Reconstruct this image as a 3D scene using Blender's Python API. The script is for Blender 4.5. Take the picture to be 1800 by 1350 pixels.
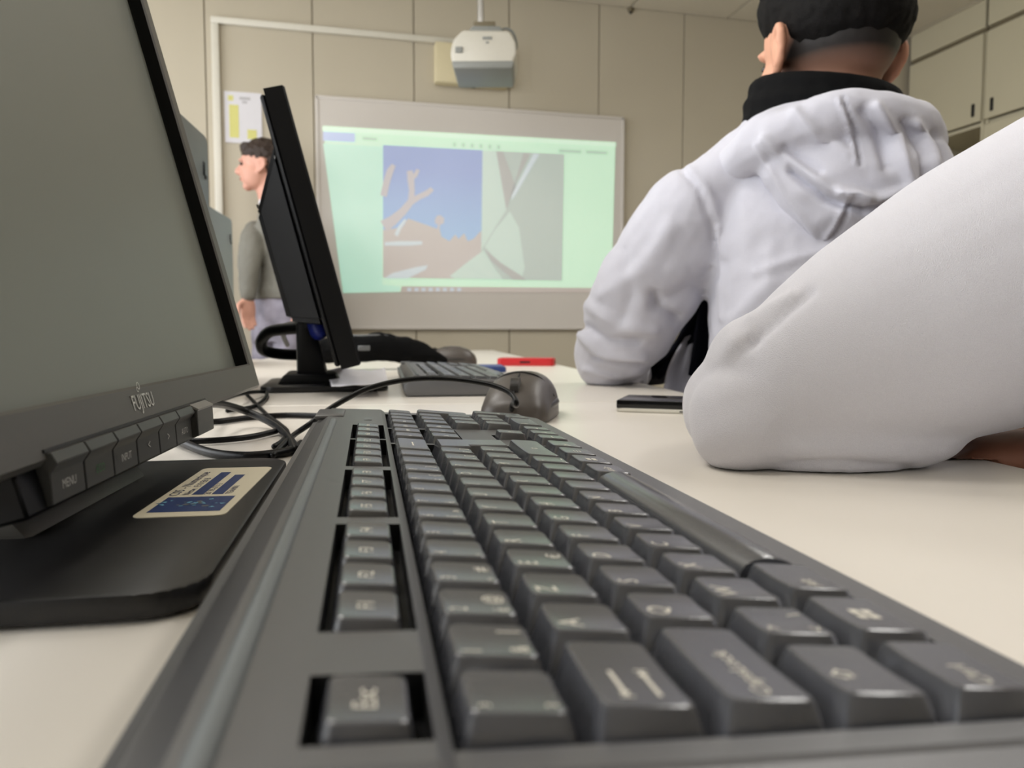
import bpy, bmesh, math, random
from mathutils import Vector as V, Matrix as M, noise as mnoise

# ------------------------------------------------------------------ camera, world, lights, exposure
for o in list(bpy.data.objects): bpy.data.objects.remove(o)
SC = bpy.context.scene
COL = SC.collection
YAW, PIT, FPX = math.radians(13.9), math.atan(90 / 1350), 1350.0
EYE = V((0, 0, 0.818))
FW = V((math.sin(YAW) * math.cos(PIT), math.cos(YAW) * math.cos(PIT), -math.sin(PIT)))
RT = V((math.cos(YAW), -math.sin(YAW), 0))
UP = RT.cross(FW)
cd = bpy.data.cameras.new('camera'); cam = bpy.data.objects.new('camera', cd); COL.objects.link(cam)
cam.location = EYE
cam.rotation_euler = (math.pi / 2 - PIT, 0, -YAW)
cd.sensor_width = 36; cd.lens = 36 * FPX / 1800
cd.clip_start = 0.01; cd.clip_end = 60
cd.dof.use_dof = True; cd.dof.focus_distance = 0.40; cd.dof.aperture_fstop = 15.0
SC.camera = cam

SC.view_settings.view_transform = 'Standard'; SC.view_settings.look = 'None'
SC.view_settings.gamma = 1.0; SC.view_settings.use_curve_mapping = False
SC.view_settings.exposure = 0.0
try:
    SC.cycles.use_denoising = True; SC.cycles.max_bounces = 5; SC.cycles.diffuse_bounces = 3; SC.cycles.glossy_bounces = 3; SC.cycles.transmission_bounces = 2; SC.cycles.adaptive_threshold = 0.04; SC.cycles.adaptive_min_samples = 8
except Exception: pass

W = bpy.data.worlds.new('world'); SC.world = W; W.use_nodes = True
W.node_tree.nodes['Background'].inputs[0].default_value = (0.80, 0.90, 1.0, 1)
W.node_tree.nodes['Background'].inputs[1].default_value = 1.6

def area(name, loc, rot, sx, sy, energy, col):
    l = bpy.data.lights.new(name, 'AREA'); l.shape = 'RECTANGLE'; l.size = sx; l.size_y = sy
    l.energy = energy; l.color = col
    o = bpy.data.objects.new(name, l); COL.objects.link(o); o.location = loc; o.rotation_euler = rot
    return o
WALL_L, WALL_R, WALL_F, WALL_B, CEIL = -1.90, 4.00, 4.13, -3.60, 2.63
WIN_L = [(-1.9, -0.6), (-0.4, 0.8), (1.0, 2.3), (2.5, 3.8)]   # window openings in the left wall (y0, y1)
for y0, y1 in WIN_L:    # daylight through the left windows
    area('window_daylight', (WALL_L - 0.12, (y0 + y1) / 2, 1.70), (0, -math.pi / 2, 0), 1.5, y1 - y0, 26, (0.98, 0.985, 1.0))

# ------------------------------------------------------------------ helpers
def ray(x, y): return FW + RT * ((x - 900) / FPX) + UP * ((675 - y) / FPX)
def C(x, y, D): return EYE + ray(x, y) * D
def onz(x, y, z): r = ray(x, y); return EYE + r * ((z - EYE.z) / r.z)
def onY(x, y, Y): r = ray(x, y); return EYE + r * (Y / r.y)
def onX(x, y, X): r = ray(x, y); return EYE + r * (X / r.x)
def proj(p):
    d = p - EYE; D = d.dot(FW); return 900 + FPX * d.dot(RT) / D, 675 - FPX * d.dot(UP) / D, D
def lin(c):
    c /= 255.0
    return c / 12.92 if c <= 0.04045 else ((c + 0.055) / 1.055) ** 2.4
def rgb(r, g, b): return (lin(r), lin(g), lin(b), 1)

MATS = {}
def mat(name, col, rough=0.5, metal=0.0, spec=0.5, noise=0.0, nscale=60.0, bump=0.0, bscale=400.0, emit=None, estr=1.0, coat=0.0, sheen=0.0, sss=0.0):
    if name in MATS: return MATS[name]
    m = bpy.data.materials.new(name); m.use_nodes = True; nt = m.node_tree; b = nt.nodes['Principled BSDF']
    b.inputs['Base Color'].default_value = col; b.inputs['Roughness'].default_value = rough
    b.inputs['Metallic'].default_value = metal; b.inputs['Specular IOR Level'].default_value = spec
    if coat: b.inputs['Coat Weight'].default_value = coat
    if sheen: b.inputs['Sheen Weight'].default_value = sheen
    if sss:
        b.inputs['Subsurface Weight'].default_value = sss; b.inputs['Subsurface Radius'].default_value = (0.01, 0.004, 0.002)
    if emit:
        b.inputs['Emission Color'].default_value = emit; b.inputs['Emission Strength'].default_value = estr
    tc = nt.nodes.new('ShaderNodeTexCoord')
    if noise:
        n = nt.nodes.new('ShaderNodeTexNoise'); n.inputs['Scale'].default_value = nscale; n.inputs['Detail'].default_value = 1
        nt.links.new(tc.outputs['Object'], n.inputs['Vector'])
        mx = nt.nodes.new('ShaderNodeMix'); mx.data_type = 'RGBA'
        mx.inputs[6].default_value = tuple(c * (1 - noise) for c in col[:3]) + (1,)
        mx.inputs[7].default_value = tuple(min(1, c * (1 + noise)) for c in col[:3]) + (1,)
        nt.links.new(n.outputs['Fac'], mx.inputs[0]); nt.links.new(mx.outputs[2], b.inputs['Base Color'])
    if bump:
        n2 = nt.nodes.new('ShaderNodeTexNoise'); n2.inputs['Scale'].default_value = bscale; n2.inputs['Detail'].default_value = 1
        nt.links.new(tc.outputs['Object'], n2.inputs['Vector'])
        bp = nt.nodes.new('ShaderNodeBump'); bp.inputs['Strength'].default_value = bump; bp.inputs['Distance'].default_value = 0.001
        nt.links.new(n2.outputs['Fac'], bp.inputs['Height']); nt.links.new(bp.outputs['Normal'], b.inputs['Normal'])
    MATS[name] = m
    return m

def tag(o, label, cat, group=None):
    o['label'] = label; o['category'] = cat
    if group: o['group'] = group
    return o
def struct(o): o['kind'] = 'structure'; return o
def empty(name, loc=(0, 0, 0), rz=0.0):
    o = bpy.data.objects.new(name, None); COL.objects.link(o); o.location = loc; o.rotation_euler = (0, 0, rz)
    o.empty_display_size = 0.05
    return o
def link(name, me, m=None, parent=None, smooth=None):
    o = bpy.data.objects.new(name, me); COL.objects.link(o)
    if m is not None and not me.materials: me.materials.append(m)
    if parent: o.parent = parent
    if smooth is not None:
        for p in me.polygons: p.use_smooth = True
        if smooth < 179: me.set_sharp_from_angle(angle=math.radians(smooth))
    return o
def obj(name, verts, faces, m, parent=None, smooth=None, T=None):
    me = bpy.data.meshes.new(name)
    vs = [T @ V(v) for v in verts] if T else verts
    me.from_pydata([tuple(v) for v in vs], [], faces); me.update()
    return link(name, me, m, parent, smooth)
def bmobj(name, bm, m, parent=None, smooth=None, T=None):
    me = bpy.data.meshes.new(name)
    if T: bmesh.ops.transform(bm, matrix=T, verts=bm.verts)
    bmesh.ops.recalc_face_normals(bm, faces=bm.faces)
    bm.to_mesh(me); bm.free()
    return link(name, me, m, parent, smooth)
def box(name, lo, hi, m, parent=None, bevel=0.0, seg=2, T=None, off=None):
    bm = bmesh.new(); bmesh.ops.create_cube(bm, size=1.0)
    lo, hi = V(lo), V(hi)
    for v in bm.verts: v.co = V(((lo[i] + hi[i]) / 2 + v.co[i] * (hi[i] - lo[i])) for i in range(3))
    if bevel: bmesh.ops.bevel(bm, geom=list(bm.edges), offset=bevel, segments=seg, profile=0.5, affect='EDGES')
    return bmobj(name, bm, m, parent, 40 if bevel else None, T)
def prism(name, poly, axis, a, b, m, parent=None, bevel=0.0, T=None, smooth=35, seg=2):
    """extrude a 2-D polygon along an axis (0: poly=(y,z), 1: (x,z), 2: (x,y))"""
    def p3(p, t):
        return V((t, p[0], p[1])) if axis == 0 else V((p[0], t, p[1])) if axis == 1 else V((p[0], p[1], t))
    bm = bmesh.new(); n = len(poly)
    v0 = [bm.verts.new(p3(p, a)) for p in poly]; v1 = [bm.verts.new(p3(p, b)) for p in poly]
    bm.faces.new(v0); bm.faces.new(v1[::-1])
    for i in range(n): bm.faces.new((v0[i], v1[i], v1[(i + 1) % n], v0[(i + 1) % n]))
    bmesh.ops.recalc_face_normals(bm, faces=bm.faces)
    if bevel: bmesh.ops.bevel(bm, geom=list(bm.edges), offset=bevel, segments=seg, profile=0.5, affect='EDGES', clamp_overlap=True)
    return bmobj(name, bm, m, parent, smooth, T)
def rrect(x0, x1, y0, y1, r, n=4):
    out = []
    for cx, cy, a0 in ((x1 - r, y1 - r, 0), (x0 + r, y1 - r, 90), (x0 + r, y0 + r, 180), (x1 - r, y0 + r, 270)):
        for k in range(n + 1):
            a = math.radians(a0 + 90 * k / n); out.append((cx + r * math.cos(a), cy + r * math.sin(a)))
    return out
def spline(pts, sub=6):
    pts = [V(p) for p in pts]; out = []
    n = len(pts)
    for i in range(n - 1):
        p0, p1, p2, p3 = pts[max(i - 1, 0)], pts[i], pts[i + 1], pts[min(i + 2, n - 1)]
        for k in range(sub):
            t = k / sub
            out.append(0.5 * ((2 * p1) + (p2 - p0) * t + (2 * p0 - 5 * p1 + 4 * p2 - p3) * t * t + (3 * p1 - p0 - 3 * p2 + p3) * t ** 3))
    out.append(pts[-1]); return out
def frames(pts):
    n = len(pts); res = []; prev = None
    for i in range(n):
        t = (pts[min(i + 1, n - 1)] - pts[max(i - 1, 0)]).normalized()
        if prev is None:
            a = V((0, 0, 1)) if abs(t.z) < 0.9 else V((1, 0, 0)); x = t.cross(a).normalized()
        else:
            x = (prev - t * prev.dot(t)).normalized()
        prev = x; res.append((t, x, t.cross(x)))
    return res
def add_tube(bm, pts, radii, seg=10, sub=6, caps=True):
    """round tube through pts (radii per control point), with rounded ends"""
    R = [V((r, 0, 0)) for r in radii] if hasattr(radii, '__len__') else [V((radii, 0, 0))] * len(pts)
    P = spline(pts, sub); RR = [r.x for r in spline(R, sub)]
    F = frames(P)
    if caps:
        t0, t1 = F[0][0], F[-1][0]
        for k in (0.5, 0.87, 0.98):
            pass
        pre = [(P[0] - t0 * RR[0] * s, RR[0] * c) for s, c in ((0.96, 0.28), (0.75, 0.66), (0.4, 0.92))]
        post = [(P[-1] + t1 * RR[-1] * s, RR[-1] * c) for s, c in ((0.4, 0.92), (0.75, 0.66), (0.96, 0.28))]
        P2 = [p for p, r in pre] + P + [p for p, r in post]; R2 = [r for p, r in pre] + RR + [r for p, r in post]
        F2 = [F[0]] * 3 + F + [F[-1]] * 3
    else: P2, R2, F2 = P, RR, F
    rings = []
    for p, r, (t, x, y) in zip(P2, R2, F2):
        rings.append([bm.verts.new(p + x * (r * math.cos(2 * math.pi * k / seg)) + y * (r * math.sin(2 * math.pi * k / seg))) for k in range(seg)])
    for a, b in zip(rings, rings[1:]):
        for k in range(seg): bm.faces.new((a[k], a[(k + 1) % seg], b[(k + 1) % seg], b[k]))
    bm.faces.new(rings[0][::-1]); bm.faces.new(rings[-1])
def tube(name, pts, r, m, parent=None, seg=8, sub=8, T=None):
    bm = bmesh.new(); add_tube(bm, pts, r, seg, sub)
    return bmobj(name, bm, m, parent, 60, T)
def add_ell(bm, c, ax, ay, az, seg=20):
    c = V(c); ax, ay, az = V(ax), V(ay), V(az)
    g = bmesh.ops.create_uvsphere(bm, u_segments=seg, v_segments=seg // 2 + 2, radius=1.0)
    for v in g['verts']: v.co = c + ax * v.co.x + ay * v.co.y + az * v.co.z
def add_rings(bm, rings, seg=28, n=2.3):
    """loft of super-ellipse rings: (centre, ax, ay)"""
    R = []
    for c, ax, ay in rings:
        c, ax, ay = V(c), V(ax), V(ay); ring = []
        for k in range(seg):
            a = 2 * math.pi * k / seg; ca, sa = math.cos(a), math.sin(a)
            ring.append(bm.verts.new(c + ax * (math.copysign(abs(ca) ** (2 / n), ca)) + ay * (math.copysign(abs(sa) ** (2 / n), sa))))
        R.append(ring)
    for a, b in zip(R, R[1:]):
        for k in range(seg): bm.faces.new((a[k], a[(k + 1) % seg], b[(k + 1) % seg], b[k]))
    bm.faces.new(R[0][::-1]); bm.faces.new(R[-1])
def blob(name, fill, voxel, smooth, m, parent=None, post=None, shade=True):
    """closed volumes merged into one continuous skin"""
    bm = bmesh.new(); fill(bm); bmesh.ops.recalc_face_normals(bm, faces=bm.faces)
    me = bpy.data.meshes.new('tmp'); bm.to_mesh(me); bm.free()
    t = bpy.data.objects.new('tmp', me); COL.objects.link(t)
    r = t.modifiers.new('r', 'REMESH'); r.mode = 'VOXEL'; r.voxel_size = voxel
    if smooth:
        s = t.modifiers.new('s', 'SMOOTH'); s.factor = 0.5; s.iterations = smooth
    dg = bpy.context.evaluated_depsgraph_get()
    out = bpy.data.meshes.new_from_object(t.evaluated_get(dg)); out.name = name
    bpy.data.objects.remove(t); bpy.data.meshes.remove(me)
    if post: post(out)
    if parent is not None:
        out.transform(parent_inv(parent))
    out.update()
    return link(name, out, m, parent, 179 if shade else None)
def parent_inv(p):
    return (M.Translation(p.location) @ p.rotation_euler.to_matrix().to_4x4()).inverted()
def fold(me, lines, facing=0.35):
    """raise ridges / press valleys into cloth along lines on its camera-facing side; each line: pixels, width px, height m"""
    nor = [v.normal.copy() for v in me.vertices]
    for i, v in enumerate(me.vertices):
        n = nor[i]; d = (v.co - EYE)
        if d.dot(FW) < 0.05 or n.dot(d.normalized()) > facing: continue
        x, y, D = proj(v.co); h = 0.0
        for pl, w, amp in lines:
            best = 1e9
            for (ax, ay), (bx, by) in zip(pl, pl[1:]):
                dx, dy = bx - ax, by - ay; L = dx * dx + dy * dy
                t = max(0, min(1, ((x - ax) * dx + (y - ay) * dy) / L)) if L else 0
                q = (x - ax - t * dx) ** 2 + (y - ay - t * dy) ** 2
                if q < best: best = q
            if best < 9 * w * w: h += amp * math.exp(-best / (w * w))
        if h: v.co = v.co + n * h
    me.update()
def rumple(me, amp, scale, seed=0):
    nor = [v.normal.copy() for v in me.vertices]
    for i, v in enumerate(me.vertices):
        v.co = v.co + nor[i] * (amp * mnoise.fractal(v.co * scale + V((seed, seed * 2, 0)), 1.0, 2.0, 3))
    me.update()
TXT = {}
def text_mesh(body, size, shear=0.0):
    k = (body, size, shear)
    if k not in TXT:
        cu = bpy.data.curves.new('t', 'FONT'); cu.body = body; cu.size = size; cu.resolution_u = 2
        cu.align_x = 'LEFT'; cu.align_y = 'BOTTOM_BASELINE'
        o = bpy.data.objects.new('t', cu); COL.objects.link(o)
        dg = bpy.context.evaluated_depsgraph_get()
        me = bpy.data.meshes.new_from_object(o.evaluated_get(dg))
        vs = [v.co.copy() for v in me.vertices]; fs = [tuple(p.vertices) for p in me.polygons]
        bpy.data.objects.remove(o); bpy.data.curves.remove(cu); bpy.data.meshes.remove(me)
        TXT[k] = (vs, fs)
    return TXT[k]
def text_w(body, size):
    vs, _ = text_mesh(body, size)
    return (min(v.x for v in vs), max(v.x for v in vs)) if vs else (0, 0)
def text(name, body, size, T, m, parent=None, sx=1.0, centre=True):
    vs, fs = text_mesh(body, size)
    if not vs: return None
    a, b = text_w(body, size); c = (a + b) / 2 if centre else a
    return obj(name, [((v.x - c) * sx, v.y, 0) for v in vs], fs, m, parent, None, T)
def copy_tree(o, parent=None):
    c = o.copy(); COL.objects.link(c)
    if parent: c.parent = parent
    for ch in o.children: copy_tree(ch, c)
    return c

# ------------------------------------------------------------------ materials
m_wall = mat('wall_panel_paint', rgb(198, 189, 170), 0.55, noise=0.025, nscale=3, bump=0.05, bscale=300)
m_wallgap = mat('wall_joint', rgb(150, 138, 114), 0.7, noise=0.03)
m_ceil = mat('ceiling_paint', rgb(226, 219, 204), 0.8, noise=0.03, nscale=40, bump=0.1, bscale=200)
m_floor = mat('floor_vinyl', rgb(150, 140, 125), 0.5, noise=0.1, nscale=12)
m_cab = mat('cabinet_laminate', rgb(206, 198, 172), 0.5, noise=0.02, nscale=4)
m_cabdark = mat('cabinet_recess', rgb(120, 110, 88), 0.7, noise=0.03)
m_desk = mat('desk_laminate', rgb(234, 227, 216), 0.28, spec=0.5, noise=0.012, nscale=25)
m_steel = mat('grey_steel', rgb(120, 122, 124), 0.4, metal=0.6, noise=0.04)
m_kb = mat('keyboard_plastic', rgb(76, 76, 78), 0.40, spec=1.0, noise=0.05, nscale=300, bump=0.10, bscale=2500)
m_kbwell = mat('keyboard_well', rgb(6, 6, 8), 0.6, noise=0.05)
m_ridge = mat('keyboard_ridge', rgb(112, 117, 118), 0.5, noise=0.05, nscale=400, bump=0.15, bscale=2200)
m_key = mat('key_plastic', rgb(72, 73, 78), 0.22, spec=1.0, noise=0.04, nscale=200, bump=0.06, bscale=2500)
m_key.node_tree.nodes['Principled BSDF'].inputs['IOR'].default_value = 1.62
m_kb.node_tree.nodes['Principled BSDF'].inputs['IOR'].default_value = 1.6
m_legend = mat('key_print', rgb(226, 220, 206), 0.5, noise=0.02)
m_mon = mat('monitor_plastic', rgb(88, 86, 81), 0.42, spec=0.5, noise=0.04, nscale=300, bump=0.06, bscale=2200)
m_monb = mat('monitor_button', rgb(68, 68, 66), 0.4, noise=0.04, nscale=200)
m_monblack = mat('monitor_black', rgb(9, 9, 10), 0.40, spec=0.22, noise=0.05, nscale=200)
m_base = mat('monitor_foot', rgb(26, 25, 25), 0.36, noise=0.10, nscale=160, bump=0.05, bscale=1500)
m_screen = mat('monitor_screen', rgb(120, 123, 113), 0.42, spec=0.9, noise=0.02, nscale=20)
m_logo = mat('silver_print', rgb(205, 203, 196), 0.35, metal=0.3, noise=0.02)
m_green = mat('green_print', rgb(60, 110, 66), 0.5, noise=0.02)
m_black = mat('black_plastic', rgb(10, 10, 11), 0.45, noise=0.05, nscale=100)
m_cable = mat('cable_rubber', rgb(5, 5, 5), 0.42, spec=0.25, noise=0.05, nscale=100)
m_blue = mat('blue_plastic', rgb(28, 42, 130), 0.4, noise=0.05)
m_white = mat('white_fabric', rgb(204, 203, 213), 0.85, spec=0.2, noise=0.02, nscale=500, bump=0.25, bscale=900, sheen=0.25)
m_sweat = mat('sweater_fabric', rgb(220, 218, 225), 0.88, spec=0.2, noise=0.06, nscale=1600, bump=0.45, bscale=2000, sheen=0.3)
m_navy = mat('navy_fabric', rgb(14, 15, 28), 0.85, spec=0.2, noise=0.08, nscale=300, bump=0.2, bscale=900)
m_blackcloth = mat('black_fabric', rgb(10, 10, 11), 0.9, spec=0.15, noise=0.1, nscale=300, bump=0.3, bscale=700)
m_skin = mat('skin', rgb(222, 166, 146), 0.55, noise=0.06, nscale=40, bump=0.05, bscale=500)
m_skin2 = mat('skin_dark', rgb(140, 92, 70), 0.55, noise=0.06, nscale=40, bump=0.05, bscale=500)
m_hair = mat('black_hair', rgb(16, 14, 13), 0.75, spec=0.15, noise=0.25, nscale=400, bump=0.8, bscale=700)
m_hairb = mat('brown_hair', rgb(52, 38, 30), 0.6, noise=0.25, nscale=300, bump=0.8, bscale=500)
m_grey = mat('grey_knit', rgb(128, 126, 118), 0.9, noise=0.08, nscale=200, bump=0.4, bscale=500)
m_jeans = mat('patterned_trousers', rgb(150, 146, 160), 0.85, noise=0.6, nscale=16, bump=0.2, bscale=400)
m_jeans2 = mat('dark_trousers', rgb(34, 38, 52), 0.85, noise=0.15, nscale=80, bump=0.2, bscale=400)
m_shoe = mat('shoe_leather', rgb(32, 28, 26), 0.5, noise=0.1)
m_paper = mat('white_paper', rgb(232, 230, 236), 0.7, noise=0.015, nscale=30)
m_yellow = mat('yellow_print', rgb(226, 222, 140), 0.7, noise=0.03)
m_greyprint = mat('grey_print', rgb(196, 194, 198), 0.7, noise=0.03)
m_whitep = mat('white_plastic', rgb(226, 222, 210), 0.4, noise=0.02)
m_proj = mat('projector_plastic', rgb(208, 204, 192), 0.35, noise=0.02)
m_projd = mat('projector_grey', rgb(140, 142, 138), 0.45, noise=0.03)
m_beige = mat('beige_plastic', rgb(220, 208, 172), 0.5, noise=0.02)
m_board = mat('whiteboard_enamel', rgb(218, 212, 206), 0.45, noise=0.01, nscale=5)
m_red = mat('red_plastic', rgb(205, 42, 48), 0.35, noise=0.04)
m_bluecase = mat('blue_case', rgb(44, 66, 128), 0.45, noise=0.05)
m_glassblk = mat('phone_glass', rgb(14, 14, 16), 0.12, noise=0.03)
m_tower = mat('computer_case_grey', rgb(128, 134, 134), 0.45, noise=0.03)
m_mouse = mat('mouse_plastic', rgb(78, 72, 68), 0.38, noise=0.05, nscale=200, bump=0.05, bscale=1500)
m_mousebtn = mat('mouse_dark', rgb(44, 41, 39), 0.35, noise=0.05)
m_stick = mat('sticker_paper', rgb(226, 216, 190), 0.45, noise=0.02)
m_stickblue = mat('sticker_blue', rgb(34, 56, 106), 0.45, noise=0.12, nscale=180)
m_stickink = mat('sticker_ink', rgb(30, 40, 84), 0.5, noise=0.05)
m_stickcyan = mat('sticker_cyan', rgb(110, 165, 190), 0.5, noise=0.2, nscale=300)
m_alu = mat('aluminium', rgb(190, 188, 184), 0.35, metal=0.7, noise=0.02)
m_wood = mat('chair_plywood', rgb(150, 110, 74), 0.45, noise=0.1, nscale=20)
m_eye = mat('eye_dark', rgb(30, 22, 20), 0.2, noise=0.02)
m_lip = mat('lip', rgb(168, 96, 86), 0.5, noise=0.03)
# light thrown by the projector on the board: the picture itself is what gives off light here
def pmat(name, c, s=1.0):
    amb = rgb(186, 179, 170)
    e = tuple(max(0.0, x - y) for x, y in zip(c[:3], amb[:3])) + (1,)
    return mat(name, rgb(218, 212, 206), 0.6, emit=e, estr=1.0, noise=0.01, nscale=6)
p_page = pmat('projection_page', rgb(216, 242, 216))
p_pageL = pmat('projection_side_page', rgb(205, 234, 216))
p_bar = pmat('projection_bar', rgb(226, 248, 224))
p_tab = pmat('projection_tab', rgb(196, 206, 232))
p_text = pmat('projection_text', rgb(196, 214, 196))
p_task = pmat('projection_taskbar', rgb(196, 186, 178))
p_icon = pmat('projection_icon', rgb(206, 212, 218))
p_tree = pmat('projection_tree', rgb(204, 197, 196))
p_ground = pmat('projection_ground', rgb(206, 197, 190))
p_white = pmat('projection_light_patch', rgb(216, 222, 222))
p_grey1 = pmat('projection_grey', rgb(197, 204, 195))
p_grey2 = pmat('projection_pale_grey', rgb(210, 222, 210))
p_grey3 = pmat('projection_dark_grey', rgb(192, 190, 184))
def sky_mat():
    m = pmat('projection_sky', rgb(180, 194, 226))
    nt = m.node_tree; b = nt.nodes['Principled BSDF']
    tc = nt.nodes.new('ShaderNodeTexCoord'); sp = nt.nodes.new('ShaderNodeSeparateXYZ'); r = nt.nodes.new('ShaderNodeValToRGB')
    nt.links.new(tc.outputs['Generated'], sp.inputs[0]); nt.links.new(sp.outputs['Z'], r.inputs[0])
    r.color_ramp.elements[0].color = (0.10, 0.22, 0.34, 1); r.color_ramp.elements[1].color = (0.06, 0.10, 0.26, 1)
    r.color_ramp.elements[1].position = 0.75
    nt.links.new(r.outputs[0], b.inputs['Emission Color'])
    for l in list(b.inputs['Base Color'].links): nt.links.remove(l)
    b.inputs['Base Color'].default_value = rgb(186, 192, 206)
    return m
p_sky = sky_mat()

# ------------------------------------------------------------------ the room
struct(box('floor', (WALL_L - .3, WALL_B - .3, -0.1), (WALL_R + .3, WALL_F + .3, 0), m_floor))
ceil = struct(box('ceiling', (WALL_L - .3, WALL_B - .3, CEIL + .02), (WALL_R + .3, WALL_F + .3, CEIL + .12), m_wallgap))
TS = 0.6
tile_me = None
x = WALL_L
while x < WALL_R:
    y = WALL_F - TS
    while y > WALL_B - TS:
        if tile_me is None:
            t = box('ceiling_tile', (0.004, 0.004, 0), (TS - .004, TS - .004, 0.03), m_ceil, ceil, bevel=0.003, seg=1); tile_me = t.data
        else: t = link('ceiling_tile', tile_me, None, ceil)
        t.location = (x, y, CEIL - 0.004)
        y -= TS
    x += TS
lamp_white = mat('lamp_diffuser', rgb(240, 240, 236), 0.6, emit=(1.0, 0.96, 0.90, 1), estr=2.0, noise=0.01)
def ceiling_lamp(x, y, where):
    t = empty('ceiling_light', (x, y, CEIL)); tag(t, 'square recessed ceiling light panel %s' % where, 'ceiling light', 'recessed ceiling lights')
    box('frame', (-.30, -.30, -.012), (.30, .30, .0), m_whitep, t, bevel=.003, seg=1)
    box('diffuser', (-.27, -.27, -.016), (.27, .27, -.010), lamp_white, t, bevel=.002, seg=1)
    l = area('ceiling_lamp', (x, y, CEIL - .03), (0, 0, 0), .54, .54, LAMP_W, (1.0, 0.975, 0.94))
LAMP_W = 11
for x, wx in ((-0.7, 'on the window side'), (1.7, 'on the cupboard side')):
    for y, wy in ((1.83, 'above the middle of the room'), (0.63, 'above the foreground desk')): ceiling_lamp(x, y, wx + ', ' + wy)
wf = struct(box('wall_front', (WALL_L - .3, WALL_F + .012, 0), (WALL_R + .3, WALL_F + .3, CEIL + .1), m_wallgap))
PW = 0.5135; k0 = -0.5335; pan_me = None
for k in range(-4, 9):
    x0 = k0 + k * PW
    if x0 < WALL_L - PW or x0 > WALL_R: continue
    if pan_me is None:
        p = box('wall_panel', (0.0025, 0, 0), (PW - .0025, 0.02, CEIL), m_wall, wf, bevel=0.002, seg=1); pan_me = p.data
    else: p = link('wall_panel', pan_me, None, wf)
    p.location = (x0, WALL_F, 0)
def wall_with_windows(name, along, pos, out, spans, a0, a1):
    """wall made of piers, sill wall and lintel around the openings"""
    bm = bmesh.new()
    def b(lo, hi):
        g = bmesh.ops.create_cube(bm, size=1.0)
        for v in g['verts']: v.co = V(((lo[i] + hi[i]) / 2 + v.co[i] * (hi[i] - lo[i])) for i in range(3))
    def seg(s0, s1, z0, z1):
        lo, hi = sorted((pos, pos + out))
        if along == 'y': b((lo, s0, z0), (hi, s1, z1))
        else: b((s0, lo, z0), (s1, hi, z1))
    seg(a0, a1, 0, 0.95); seg(a0, a1, 2.45, CEIL + .1)
    e = a0
    for s0, s1 in spans: seg(e, s0, 0.95, 2.45); e = s1
    seg(e, a1, 0.95, 2.45)
    return struct(bmobj(name, bm, m_wall))
wall_with_windows('wall_left', 'y', WALL_L, -0.25, WIN_L, WALL_B - .3, WALL_F + .3)
struct(box('wall_back', (WALL_L - .3, WALL_B - .25, 0), (WALL_R + .3, WALL_B, CEIL + .1), m_wall))
struct(box('wall_right', (WALL_R, WALL_B - .3, 0), (WALL_R + .25, WALL_F + .3, CEIL + .1), m_wall))
n = 1
for y0, y1 in WIN_L:
    bm = bmesh.new()
    for lo, hi in (((y0, .95), (y1, 1.0)), ((y0, 2.40), (y1, 2.45)), ((y0, .95), (y0 + .05, 2.45)), ((y1 - .05, .95), (y1, 2.45)), (((y0 + y1) / 2 - .03, .95), ((y0 + y1) / 2 + .03, 2.45))):
        g = bmesh.ops.create_cube(bm, size=1.0)
        for v in g['verts']: v.co = V((WALL_L - .05 + v.co.x * .06, (lo[0] + hi[0]) / 2 + v.co.y * (hi[0] - lo[0]), (lo[1] + hi[1]) / 2 + v.co.z * (hi[1] - lo[1])))
    struct(bmobj('window_%d' % n, bm, m_whitep)); n += 1

# built-in cupboards along the right wall
CX = 3.54
def cabinet(name, y0, y1, label, niche, hside):
    c = empty(name, (CX, (y0 + y1) / 2, 0)); L = (y1 - y0) / 2
    tag(c, label, 'cabinet', 'built-in cupboards on the right wall')
    # carcass: sides, back, shelves
    for nm, lo, hi in (('side_panel', (0.0, -L, 0), (WALL_R - CX, -L + .018, 2.45)), ('side_panel', (0.0, L - .018, 0), (WALL_R - CX, L, 2.45)),
                       ('back_panel', (WALL_R - CX - .02, -L + .018, 0), (WALL_R - CX, L - .018, 2.45)), ('top_panel', (0.0, -L + .018, 2.43), (WALL_R - CX - .02, L - .018, 2.45)),
                       ('shelf', (0.012, -L + .018, 1.955), (WALL_R - CX - .02, L - .018, 1.975)), ('shelf', (0.012, -L + .018, 1.30), (WALL_R - CX - .02, L - .018, 1.32))):
        box(nm, lo, hi, m_cab if nm != 'back_panel' else m_cabdark, c)
    def door(z0, z1, hz, hs):
        d = box('door', (-0.018, -L + .006, z0), (0.0, L - .006, z1), m_cab, c, bevel=0.002, seg=1)
        hy = (-L + .055) if hs < 0 else (L - .055)
        h = box('handle', (-0.024, hy - .011, hz - .035), (-0.018, hy + .011, hz + .035), m_black, d, bevel=0.003, seg=1)
    door(1.978, 2.446, 2.046, hside)
    if not niche: door(1.325, 1.950, 1.80, hside)
    door(0.08, 1.295, 1.0, hside)
    box('fascia', (-0.012, -L + .003, 2.475), (0.01, L - .003, CEIL - .005), m_cab, c, bevel=0.002, seg=1)
    box('rail', (0.0, -L, 2.45), (0.02, L, 2.475), m_cabdark, c)
    box('plinth', (0.02, -L + .018, 0), (0.04, L - .018, 0.08), m_cabdark, c)
    return c
cabinet('storage_cabinet', 3.548, 4.10, 'beige built-in cupboard with an open niche below its upper door, nearest the front wall', True, -1)
cabinet('storage_cabinet', 2.96, 3.535, 'beige built-in cupboard with closed doors, second from the front wall', False, 1)
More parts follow.
